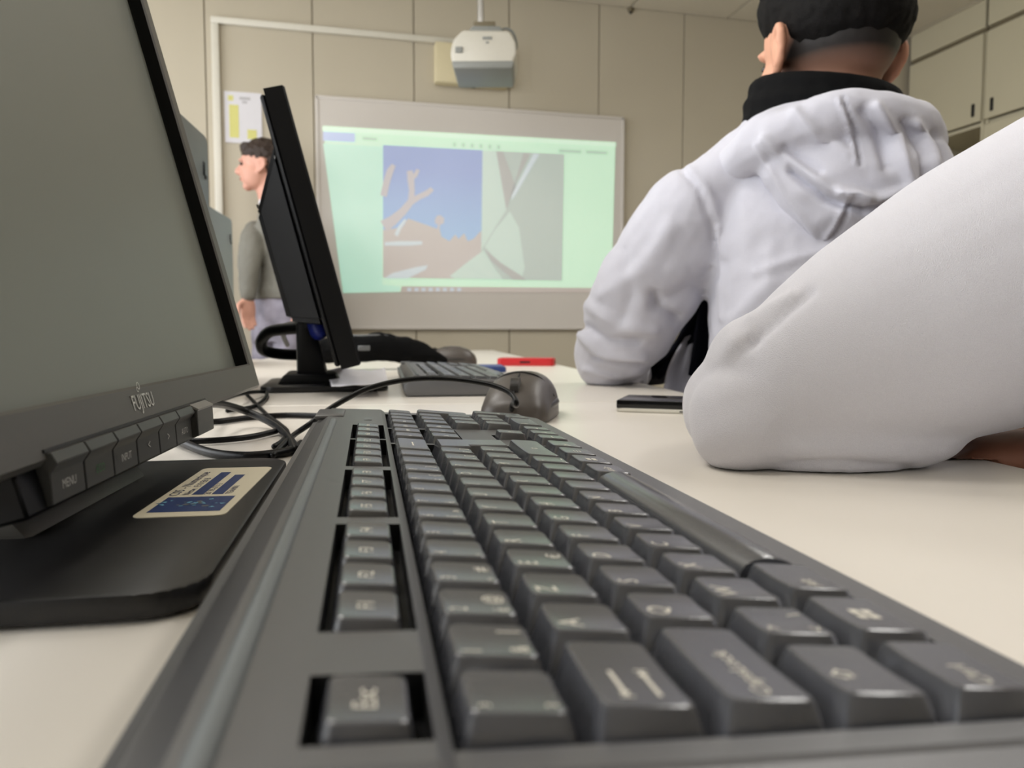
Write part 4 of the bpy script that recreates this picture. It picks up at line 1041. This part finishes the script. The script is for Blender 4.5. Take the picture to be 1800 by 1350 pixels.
# --- person B: white hoodie, seen from behind, left elbow on the desk
FB = V((.335, .942, 0)).normalized(); RB = V((.942, -.335, 0)).normalized(); UZ = V((0, 0, 1))
hip = V((.665, .855, 0))
pb = empty('person', (hip.x, hip.y, 0)); tag(pb, 'person in a white hoodie and black neck warmer, seen from behind, elbow on desk', 'person')
headB = C(1451, 98, .985); HF = V((math.sin(math.radians(0)), math.cos(math.radians(0)), 0))
neckB = C(1448, 205, 1.0); hip = V((neckB.x, neckB.y, 0)) + RB * .022
shL, shR = C(1228, 345, 1.02), V((0, 0, 0))
shR = neckB + (neckB - shL); shR.z = shL.z; shR = C(1640, 398, .985)
elB = C(1072, 632, 1.165); wrB = C(1150, 656, 1.30); haB = C(1172, 654, 1.34)
elR = shR + V((.10, .05, -.24)); wrR = elR + FB * .20 - RB * .10 + UZ * .02
def body_B(bm):
    r = add_head(bm, headB, HF, s=.985, neck=neckB - UZ * .05)
    tb = lambda z: V((neckB.x, neckB.y, z)) + RB * .022
    add_rings(bm, [(tb(.47), RB * .13, FB * .10), (tb(.60), RB * .125, FB * .095), (tb(.85), RB * .125, FB * .09), (tb(.96), RB * .12, FB * .07), (V((neckB.x, neckB.y, 1.02)), RB * .07, FB * .055)])
    add_tube(bm, [shL + RB * .04 - UZ * .02, (shL + elB) / 2 + RB * .02, elB + UZ * .012], [.042, .04, .036], 12); add_tube(bm, [elB + UZ * .012, C(1106, 654, 1.22), wrB], [.034, .020, .017], 12)
    add_tube(bm, [shR, (shR + elR) / 2, elR], [.05, .045, .036], 12); add_tube(bm, [elR, wrR], [.036, .027], 12)
    add_hand(bm, haB, (haB - wrB), UZ, .45, .85, 1); add_hand(bm, wrR, FB - RB * .4, UZ, .5, .95, -1)
    for a in (-1, 1):
        h0 = V((hip.x, hip.y, .50)) + RB * a * .085; kn = h0 + FB * .40 + UZ * -.02; an = kn + V((0, 0, -.42)) + FB * .02
        add_tube(bm, [h0, kn], [.075, .055], 14); add_tube(bm, [kn, (kn + an) / 2, an], [.053, .048, .034], 14); add_tube(bm, [an - UZ * .02, an + FB * .13 - UZ * .035], [.034, .03], 10)
def fade_skin():
    """skin with close-cropped stubble fading in above the nape"""
    m = mat('skin_with_fade', rgb(214, 158, 130), 0.55, noise=0.05, nscale=40, bump=0.1, bscale=900)
    nt = m.node_tree; b = nt.nodes['Principled BSDF']; src = b.inputs['Base Color'].links[0].from_socket
    tc = nt.nodes.new('ShaderNodeTexCoord'); sp = nt.nodes.new('ShaderNodeSeparateXYZ'); nt.links.new(tc.outputs['Object'], sp.inputs[0])
    mr = nt.nodes.new('ShaderNodeMapRange'); mr.inputs[1].default_value = headB.z - .070; mr.inputs[2].default_value = headB.z - .016; nt.links.new(sp.outputs['Z'], mr.inputs[0])
    # only behind the ears: distance along the facing direction
    vd = nt.nodes.new('ShaderNodeVectorMath'); vd.operation = 'DOT_PRODUCT'; vd.inputs[1].default_value = tuple(HF); nt.links.new(tc.outputs['Object'], vd.inputs[0])
    mb = nt.nodes.new('ShaderNodeMapRange'); q = (headB - pb.location).dot(HF); mb.inputs[1].default_value = q + .015; mb.inputs[2].default_value = q - .015; nt.links.new(vd.outputs['Value'], mb.inputs[0])
    mu = nt.nodes.new('ShaderNodeMath'); mu.operation = 'MULTIPLY'; nt.links.new(mr.outputs[0], mu.inputs[0]); nt.links.new(mb.outputs[0], mu.inputs[1])
    ve = nt.nodes.new('ShaderNodeVectorMath'); ve.operation = 'DOT_PRODUCT'; rr = HF.cross(V((0, 0, 1))); ve.inputs[1].default_value = tuple(rr); nt.links.new(tc.outputs['Object'], ve.inputs[0])
    ms = nt.nodes.new('ShaderNodeMath'); ms.operation = 'SUBTRACT'; ms.inputs[1].default_value = (headB - pb.location).dot(rr); nt.links.new(ve.outputs['Value'], ms.inputs[0])
    ma = nt.nodes.new('ShaderNodeMath'); ma.operation = 'ABSOLUTE'; nt.links.new(ms.outputs[0], ma.inputs[0])
    me_ = nt.nodes.new('ShaderNodeMapRange'); me_.inputs[1].default_value = .079; me_.inputs[2].default_value = .070; nt.links.new(ma.outputs[0], me_.inputs[0])
    m2 = nt.nodes.new('ShaderNodeMath'); m2.operation = 'MULTIPLY'; nt.links.new(mu.outputs[0], m2.inputs[0]); nt.links.new(me_.outputs[0], m2.inputs[1]); mu = m2
    mx = nt.nodes.new('ShaderNodeMix'); mx.data_type = 'RGBA'; mx.inputs[7].default_value = rgb(26, 21, 19); nt.links.new(mu.outputs[0], mx.inputs[0]); nt.links.new(src, mx.inputs[6]); nt.links.new(mx.outputs[2], b.inputs['Base Color'])
    return m
def clip_desk(me): on_desk(me)
blob('body', body_B, .005, 3, fade_skin(), pb, clip_desk)
fB, rB, uB = HF, HF.cross(UZ), UZ
face_bits(pb, headB, fB, rB, uB, .985)
def hair_B(bm):
    c = headB
    add_ell(bm, c + uB * .060 - fB * .012, fB * .104, rB * .086, uB * .080, 32)
    add_ell(bm, c + uB * .030 - fB * .030, fB * .088, rB * .082, uB * .062, 28)
def hair_B_post(me):
    rumple(me, .0018, 70, 3)
    for v in me.vertices:
        p = v.co - headB; h = p.dot(uB); fw = p.dot(fB)
        lim = -.034 + max(0, fw + .03) * .75 + .0015 * mnoise.noise(v.co * 40)      # hairline, higher towards the temples
        k = max(0.0, min(1.0, (lim + .040 - h) / .050))
        v.co = headB + p * (1 - .16 * k * k)
blob('hair', hair_B, .0035, 2, m_hair, pb, hair_B_post)
# neck warmer
def gaiter(bm):
    c = C(1446, 222, .985)
    lean = (headB - neckB); lean.z = 0
    for k, (dz, r) in enumerate(((-.050, .072), (-.026, .080), (-.004, .086), (.016, .085), (.036, .079))):
        pts = []
        for a in range(25):
            t = 2 * math.pi * a / 24; pts.append(c + RB * (r * math.cos(t)) + FB * (r * math.sin(t) * 1.0) + UZ * (dz + .010 * math.sin(t) - .012 * math.cos(t)))
        add_tube(bm, pts, .0155, 8, 1, caps=True)
blob('neck_warmer', gaiter, .004, 3, m_blackcloth, pb)
# hoodie
def hoodie(bm):
    nz = neckB
    tc_ = lambda z, a=.022: V((nz.x, nz.y, z)) + RB * a
    add_rings(bm, [(tc_(.50), RB * .165, FB * .135), (tc_(.58), RB * .168, FB * .14), (tc_(.74), RB * .160, FB * .135),
                   (tc_(.88), RB * .164, FB * .13), (tc_(.96), RB * .168, FB * .115), (tc_(1.005, .01), RB * .150, FB * .10), (tc_(1.045, 0), RB * .112, FB * .085), (tc_(1.07, 0), RB * .085, FB * .075)])
    add_tube(bm, [C(1262, 335, 1.02), C(1226, 375, 1.03), C(1178, 445, 1.06), C(1128, 526, 1.10), C(1098, 585, 1.135), C(1070, 617, 1.16)], [.052, .066, .073, .073, .070, .057], 22)
    add_tube(bm, [C(1064, 632, 1.16), C(1085, 648, 1.19), C(1106, 655, 1.22), C(1118, 657, 1.24)], [.050, .036, .030, .024], 18)
    add_tube(bm, [shR, (shR + elR) / 2, elR], [.078, .076, .062], 20); add_tube(bm, [elR, (elR + wrR) / 2, wrR - (wrR - elR) * .1], [.060, .052, .038], 18)
    add_tube(bm, [C(1262, 330, 1.01), C(1350, 290, 1.0), nz - UZ * .015, C(1560, 330, .99), shR - RB * .01], [.050, .062, .078, .064, .056], 20)
HOOD_FOLDS = [
    ([(1200, 300), (1228, 330), (1250, 390), (1262, 450), (1262, 490)], 6, -.004), ([(1214, 298), (1242, 330), (1264, 390), (1276, 450)], 8, .004),
    ([(1263, 400), (1268, 480), (1270, 560)], 5, .004), ([(1180, 400), (1130, 470), (1060, 520)], 16, .006), ([(1225, 505), (1190, 520), (1150, 540)], 14, -.007),
    ([(1150, 520), (1160, 545), (1190, 560)], 10, -.012), ([(1040, 540), (1090, 575), (1150, 580)], 12, .008), ([(1030, 575), (1070, 600), (1120, 600)], 8, -.008), ([(1025, 590), (1060, 625), (1130, 628)], 8, .009),
    ([(1045, 628), (1090, 640), (1128, 640)], 5, -.010), ([(1030, 650), (1080, 662), (1130, 652)], 6, .005), ([(1330, 480), (1400, 455), (1460, 440)], 10, .004), ([(1290, 560), (1350, 500)], 14, .004), ([(1095, 440), (1110, 520), (1090, 570)], 12, -.005)]
def hoodie_post(me):
    rumple(me, .005, 9, 4); rumple(me, .0022, 24, 9)
    fold(me, HOOD_FOLDS); on_desk(me)
blob('hoodie', hoodie, .0045, 6, m_white, pb, hoodie_post)
# hood lying on the back
def hood(bm):
    secs = [((1330, 245), (1590, 205), .935, .030), ((1325, 275), (1640, 235), .908, .045), ((1345, 310), (1676, 280), .890, .058), ((1385, 362), (1696, 335), .880, .064), ((1425, 412), (1690, 392), .878, .060), ((1462, 455), (1660, 442), .888, .046), ((1495, 488), (1620, 480), .902, .026)]
    R_ = []
    for l, r_, D, th in secs:
        p, q = C(l[0], l[1], D + .02), C(r_[0], r_[1], D + .01); R_.append(((p + q) / 2 + FB * .012, (q - p) / 2, (FB * .85 - UZ * .5).normalized() * th))
    add_rings(bm, R_, 36, 2.0)
    add_ell(bm, C(1470, 245, .925), RB * .120, FB * .055, UZ * .050, 28)
    n = C(1446, 250, .985)
    pts = [n + RB * (.112 * math.cos(t)) + FB * (.108 * math.sin(t)) + UZ * (-.018 + .022 * (-math.sin(t)) + .016 * min(0, math.cos(t))) for t in [math.radians(a) for a in range(130, 411, 20)]]
    add_tube(bm, pts, [.030] * len(pts), 14, 2)
HOOD2 = [([(1482, 172), (1500, 220), (1512, 285)], 3, -.005), ([(1474, 176), (1492, 222), (1504, 285)], 4, .004), ([(1345, 245), (1400, 290), (1460, 330), (1520, 350)], 9, .007),
         ([(1390, 300), (1450, 350), (1520, 372), (1590, 345)], 7, -.012), ([(1480, 340), (1540, 352), (1602, 336)], 9, .012), ([(1500, 350), (1475, 400), (1445, 445)], 4, -.006), ([(1492, 348), (1467, 398), (1437, 440)], 5, .004),
         ([(1540, 190), (1575, 240), (1600, 320)], 10, .009), ([(1520, 195), (1548, 240), (1560, 290)], 10, -.009), ([(1610, 220), (1640, 270), (1650, 330)], 9, .007), ([(1590, 215), (1622, 265), (1630, 340)], 7, -.007), ([(1640, 235), (1668, 290)], 6, -.005),
         ([(1400, 200), (1440, 240), (1490, 270)], 12, .006), ([(1380, 262), (1440, 300)], 7, -.005), ([(1330, 255), (1380, 340), (1440, 420)], 5, .004), ([(1520, 400), (1570, 420), (1620, 390)], 8, -.008)]
def hood_post(me):
    rumple(me, .004, 14, 2); fold(me, HOOD2)
blob('hood', hood, .0035, 7, m_white, pb, hood_post)
# navy cuff, side lining and front flap of the hoodie
tube('cuff', [rel(C(1118, 656, 1.24), pb), rel(C(1138, 656, 1.27), pb), rel(C(1158, 656, 1.31), pb)], [.022, .021, .020], m_navy, pb, seg=16)
def sheet(name, left, right, D0, D1, m, th=.006, bow=.02):
    bm = bmesh.new(); L = spline([V((x, y, 0)) for x, y in left], 5); R = spline([V((x, y, 0)) for x, y in right], 5); n = min(len(L), len(R)); G = []
    for i in range(n):
        for j in range(7):
            s = j / 6; q = L[i] * (1 - s) + R[i] * s; D = D0 + (D1 - D0) * i / (n - 1) + bow * math.sin(math.pi * s)
            G.append(bm.verts.new(C(q.x, q.y, D) - pb.location))
    for i in range(n - 1):
        for j in range(6): bm.faces.new((G[i * 7 + j], G[(i + 1) * 7 + j], G[(i + 1) * 7 + j + 1], G[i * 7 + j + 1]))
    o = bmobj(name, bm, m, pb, 60); md = o.modifiers.new('thick', 'SOLIDIFY'); md.thickness = th; md.offset = 0
    return o
sheet('sleeve_lining', [(1240, 500), (1228, 530), (1206, 570), (1186, 606), (1166, 628), (1128, 636)], [(1275, 505), (1262, 545), (1236, 590), (1205, 606), (1182, 636), (1160, 668)], 1.10, 1.24, m_navy)
sheet('front_lining', [(1240, 505), (1228, 560), (1220, 610), (1212, 660)], [(1300, 500), (1300, 560), (1300, 620), (1300, 680)], 1.13, 1.16, m_navy)
sheet('front_flap', [(1226, 570), (1196, 610), (1176, 650), (1168, 690)], [(1236, 580), (1232, 620), (1228, 660), (1226, 700)], 1.19, 1.14, m_white)
def trousers_B(bm):
    add_rings(bm, [(V((hip.x, hip.y, .455)), RB * .17, FB * .13), (V((hip.x, hip.y, .58)), RB * .165, FB * .125)])
    for a in (-1, 1):
        h0 = V((hip.x, hip.y, .53)) + RB * a * .085; kn = h0 + FB * .40 - UZ * .03; an = kn + V((0, 0, -.40)) + FB * .02
        add_tube(bm, [h0, kn], [.088, .066], 14); add_tube(bm, [kn, an], [.064, .052], 14)
blob('trousers', trousers_B, .009, 3, m_jeans2, pb)
for a in (-1, 1):
    h0 = V((hip.x, hip.y, .53)) + RB * a * .085; an = h0 + FB * .42 + V((0, 0, -.43)); bm = bmesh.new()
    add_ell(bm, V((an.x, an.y, .045)) + FB * .05 - pb.location, FB * .135, RB * .046, UZ * .045, 16)
    o = bmobj('shoe', bm, m_shoe, pb, 60)
chair((hip.x, hip.y, 0), math.atan2(FB.y, FB.x) - math.pi / 2, 'wooden school chair under the person in the white hoodie')

# --- person A: pale sweater, right elbow resting on the desk beside the keyboard
shA = C(2270, 262, .47)
bodyA = V((.70, .14, 0))
pa_ = empty('person', (bodyA.x, bodyA.y, 0)); tag(pa_, 'person in an off-white sweater whose bent elbow rests on the desk at right', 'person')
FA = V((-.98, .20, 0)).normalized(); RA = FA.cross(UZ)     # facing the desk; RA: the person's right
elA = C(1300, 735, .455)
neckA = V((.70, .15, 1.02)); headA = V((.655, .16, 1.19))
shA2 = neckA - RA * .19; shA2.z = .95
el2 = V((.66, .03, .74)) - RA * .10; wr2 = C(1925, 800, .50); ha2 = C(1880, 800, .50)
foreA = [C(1300, 715, .475), C(1420, 640, .53), C(1600, 520, .56), C(1800, 400, .57)]
def body_A(bm):
    add_head(bm, headA, FA, neck=neckA - UZ * .04)
    add_rings(bm, [(bodyA + UZ * .47, RA * .16, FA * .11), (bodyA + UZ * .60, RA * .15, FA * .10), (bodyA + UZ * .84, RA * .165, FA * .105), (bodyA + UZ * .96, RA * .15, FA * .08), (neckA, RA * .07, FA * .055)])
    add_tube(bm, [shA, (shA + elA) / 2, C(1345, 722, .458)], [.055, .047, .026], 12)
    add_tube(bm, [C(1350, 715, .475), foreA[1], foreA[2], foreA[3]], [.022, .030, .033, .027], 12); add_hand(bm, foreA[3], (foreA[3] - foreA[2]), UZ, .8, 1.0, 1)
    add_tube(bm, [shA2, el2], [.055, .038], 12); add_tube(bm, [el2, wr2], [.038, .028], 12); add_hand(bm, wr2, (ha2 - wr2).normalized() + V((-.1, .1, 0)), UZ, .35, 1.0, 1)
    for a in (-1, 1):
        h0 = bodyA + UZ * .50 + RA * a * .09; kn = h0 + FA * .40 - UZ * .01; an = kn + V((0, 0, -.41))
        add_tube(bm, [h0, kn], [.08, .058], 14); add_tube(bm, [kn, an], [.055, .036], 14); add_tube(bm, [an - UZ * .02, an + FA * .13 - UZ * .04], [.034, .03], 10)
blob('body', body_A, .005, 3, m_skin2, pa_, clip_desk)
face_bits(pa_, headA, FA, RA, UZ)
def hair_A(bm): add_ell(bm, headA + UZ * .045 - FA * .02, FA * .104, RA * .086, UZ * .085, 28); add_ell(bm, headA - FA * .045 - UZ * .01, FA * .065, RA * .080, UZ * .085, 24)
blob('hair', hair_A, .005, 2, m_hair, pa_, lambda me: rumple(me, .004, 50))
def sweater(bm):
    add_rings(bm, [(bodyA + UZ * .50, RA * .19, FA * .145), (bodyA + UZ * .60, RA * .19, FA * .14), (bodyA + UZ * .84, RA * .19, FA * .135), (bodyA + UZ * .95, RA * .18, FA * .11), (neckA - UZ * .02, RA * .12, FA * .09), (neckA + UZ * .02, RA * .08, FA * .075)])
    add_tube(bm, [C(1296, 728, .450), C(1330, 716, .452), C(1400, 676, .455), C(1500, 628, .46), C(1650, 560, .465), C(1800, 488, .47), C(2000, 400, .475), shA + V((.02, 0, 0)), neckA - UZ * .06], [.0285, .0345, .0500, .0640, .0765, .0865, .092, .090, .085], 28)
    add_ell(bm, C(1300, 752, .448), RT * .028, FW * .030, UP * .027, 24)
    add_ell(bm, C(1470, 775, .452), RT * .075, FW * .036, UP * .0205, 24)
    add_ell(bm, C(1340, 640, .462), RT * .034, FW * .034, UP * .032, 24)
    add_ell(bm, C(1392, 572, .468), RT * .020, FW * .026, UP * .016, 20)
    add_tube(bm, [foreA[0], foreA[1], foreA[2], foreA[2].lerp(foreA[3], .85)], [.036, .045, .046, .036], 20)
    add_tube(bm, [shA2, (shA2 + el2) / 2, el2], [.078, .075, .060], 18); add_tube(bm, [el2, (el2 + wr2) / 2, wr2], [.058, .050, .036], 18)
SW_FOLDS = [([(1425, 512), (1385, 545), (1350, 577), (1318, 602)], 9, -.0036), ([(1395, 520), (1360, 538), (1320, 562)], 9, .0026), ([(1330, 602), (1310, 612), (1300, 622)], 9, -.0015), ([(1290, 600), (1262, 640)], 14, .002),
            ([(1380, 815), (1480, 812), (1600, 822)], 5, -.0025), ([(1370, 822), (1480, 826), (1580, 822)], 6, .0015)]
def sweater_post(me):
    rumple(me, .002, 10, 1); fold(me, SW_FOLDS); on_desk(me)
blob('sweater', sweater, .0035, 8, m_sweat, pa_, sweater_post)
def trousers_A(bm):
    add_rings(bm, [(bodyA + UZ * .455, RA * .175, FA * .14), (bodyA + UZ * .60, RA * .17, FA * .13)])
    for a in (-1, 1):
        h0 = bodyA + UZ * .53 + RA * a * .09; kn = h0 + FA * .40 - UZ * .03; an = kn + V((0, 0, -.40))
        add_tube(bm, [h0, kn], [.092, .068], 14); add_tube(bm, [kn, an], [.066, .054], 14)
blob('trousers', trousers_A, .009, 3, m_jeans2, pa_)
for a in (-1, 1):
    an = bodyA + RA * a * .09 + FA * .40; bm = bmesh.new(); add_ell(bm, V((an.x, an.y, .045)) + FA * .05 - pa_.location, FA * .135, RA * .046, UZ * .045, 16); bmobj('shoe', bm, m_shoe, pa_, 60)
chair((bodyA.x, bodyA.y, 0), math.atan2(FA.y, FA.x) - math.pi / 2, 'wooden school chair under the person in the off-white sweater')

# --- standing man in grey by the front wall
TD = 3.60
hT = C(458, 293, TD); fT = V((hT.x, hT.y, 0))
pt_ = empty('person', (fT.x + .06, fT.y, 0)); tag(pt_, 'standing man in a grey sweater by the front wall, facing left in profile', 'person')
HT = (-RT * .98 - FW * .10); HT.z = 0; HT.normalize()
BT = (-RT * .62 - V((FW.x, FW.y, 0)) * .78).normalized(); RTt = BT.cross(UZ)     # body half turned to the room
top = V((fT.x, fT.y, 0)) + RT * .085
z_sh = hT.z - .27; z_hip = z_sh - .41
neckT = V((top.x - .02, top.y, hT.z - .19))
def S_(a, z, f=0): return top + RTt * a + BT * f + UZ * z
shT = [S_(.19, z_sh - .03), S_(-.19, z_sh - .03)]
hdT = [C(436, 520, TD - .13), S_(-.26, z_hip + .02, .05)]
elT = [C(441, 438, TD - .10), S_(-.27, z_sh - .30, -.03)]
def body_T(bm):
    add_head(bm, hT, HT, neck=neckT - UZ * .04)
    add_rings(bm, [(S_(0, z_hip - .08), RTt * .15, BT * .10), (S_(0, z_hip + .12), RTt * .135, BT * .095), (S_(0, z_sh - .14), RTt * .16, BT * .10), (S_(0, z_sh - .02), RTt * .15, BT * .08), (neckT, RTt * .065, BT * .055)])
    for i in (0, 1):
        add_tube(bm, [shT[i], elT[i], hdT[i]], [.05, .038, .026], 12)
        add_hand(bm, hdT[i], V((-.02, 0, -1)), (RTt if i == 0 else -RTt), .35, 1.0, 1 if i else -1)
    for a in (-1, 1):
        h0 = S_(a * .085, z_hip - .06); an = S_(a * .10, .09); kn = (h0 + an) / 2 + BT * .02
        add_tube(bm, [h0, kn, an], [.078, .055, .036], 14); add_tube(bm, [an - UZ * .03, an + BT * .13 - UZ * .05], [.036, .03], 10)
blob('body', body_T, .006, 3, m_skin, pt_)
face_bits(pt_, hT, HT, HT.cross(UZ), UZ)
def hair_T(bm):
    rr = HT.cross(UZ)
    add_ell(bm, hT + UZ * .055 - HT * .022, HT * .106, rr * .086, UZ * .074, 28); add_ell(bm, hT - HT * .060 + UZ * .01, HT * .052, rr * .078, UZ * .075, 24)
    add_ell(bm, hT + UZ * .082 + HT * .045, HT * .046, rr * .058, UZ * .030, 20)
blob('hair', hair_T, .005, 2, m_hairb, pt_, lambda me: rumple(me, .006, 40))
def jumper(bm):
    add_rings(bm, [(S_(0, z_hip + .06), RTt * .172, BT * .125), (S_(0, z_hip + .09), RTt * .176, BT * .128), (S_(0, z_hip + .17), RTt * .168, BT * .12), (S_(0, z_sh - .14), RTt * .185, BT * .12), (S_(0, z_sh - .03), RTt * .175, BT * .10), (S_(0, z_sh + .02), RTt * .12, BT * .085), (neckT - UZ * .01, RTt * .075, BT * .065)])
    for i in (0, 1): add_tube(bm, [shT[i], elT[i], elT[i].lerp(hdT[i], .96)], [.068, .055, .040], 16)
blob('jumper', jumper, .006, 5, m_grey, pt_, lambda me: rumple(me, .006, 14))
def collar(bm):
    pts = [neckT + UZ * .022 + RTt * (.066 * math.cos(t)) + BT * (.060 * math.sin(t)) for t in [2 * math.pi * k / 16 for k in range(17)]]
    add_tube(bm, pts, .014, 10, 1)
blob('shirt_collar', collar, .004, 2, m_paper, pt_)
def trousers_T(bm):
    add_rings(bm, [(S_(0, z_hip - .14), RTt * .16, BT * .12), (S_(0, z_hip + .10), RTt * .155, BT * .112)])
    for a in (-1, 1):
        h0 = S_(a * .085, z_hip - .08); an = S_(a * .10, .07); kn = (h0 + an) / 2 + BT * .02
        add_tube(bm, [h0, kn, an], [.095, .075, .062], 16)
blob('trousers', trousers_T, .008, 3, m_jeans, pt_, lambda me: rumple(me, .006, 12))
for a in (-1, 1):
    q = S_(a * .10, .045, .06); bm = bmesh.new(); add_ell(bm, q - pt_.location, BT * .14, RTt * .048, UZ * .045, 16); bmobj('shoe', bm, m_shoe, pt_, 60)
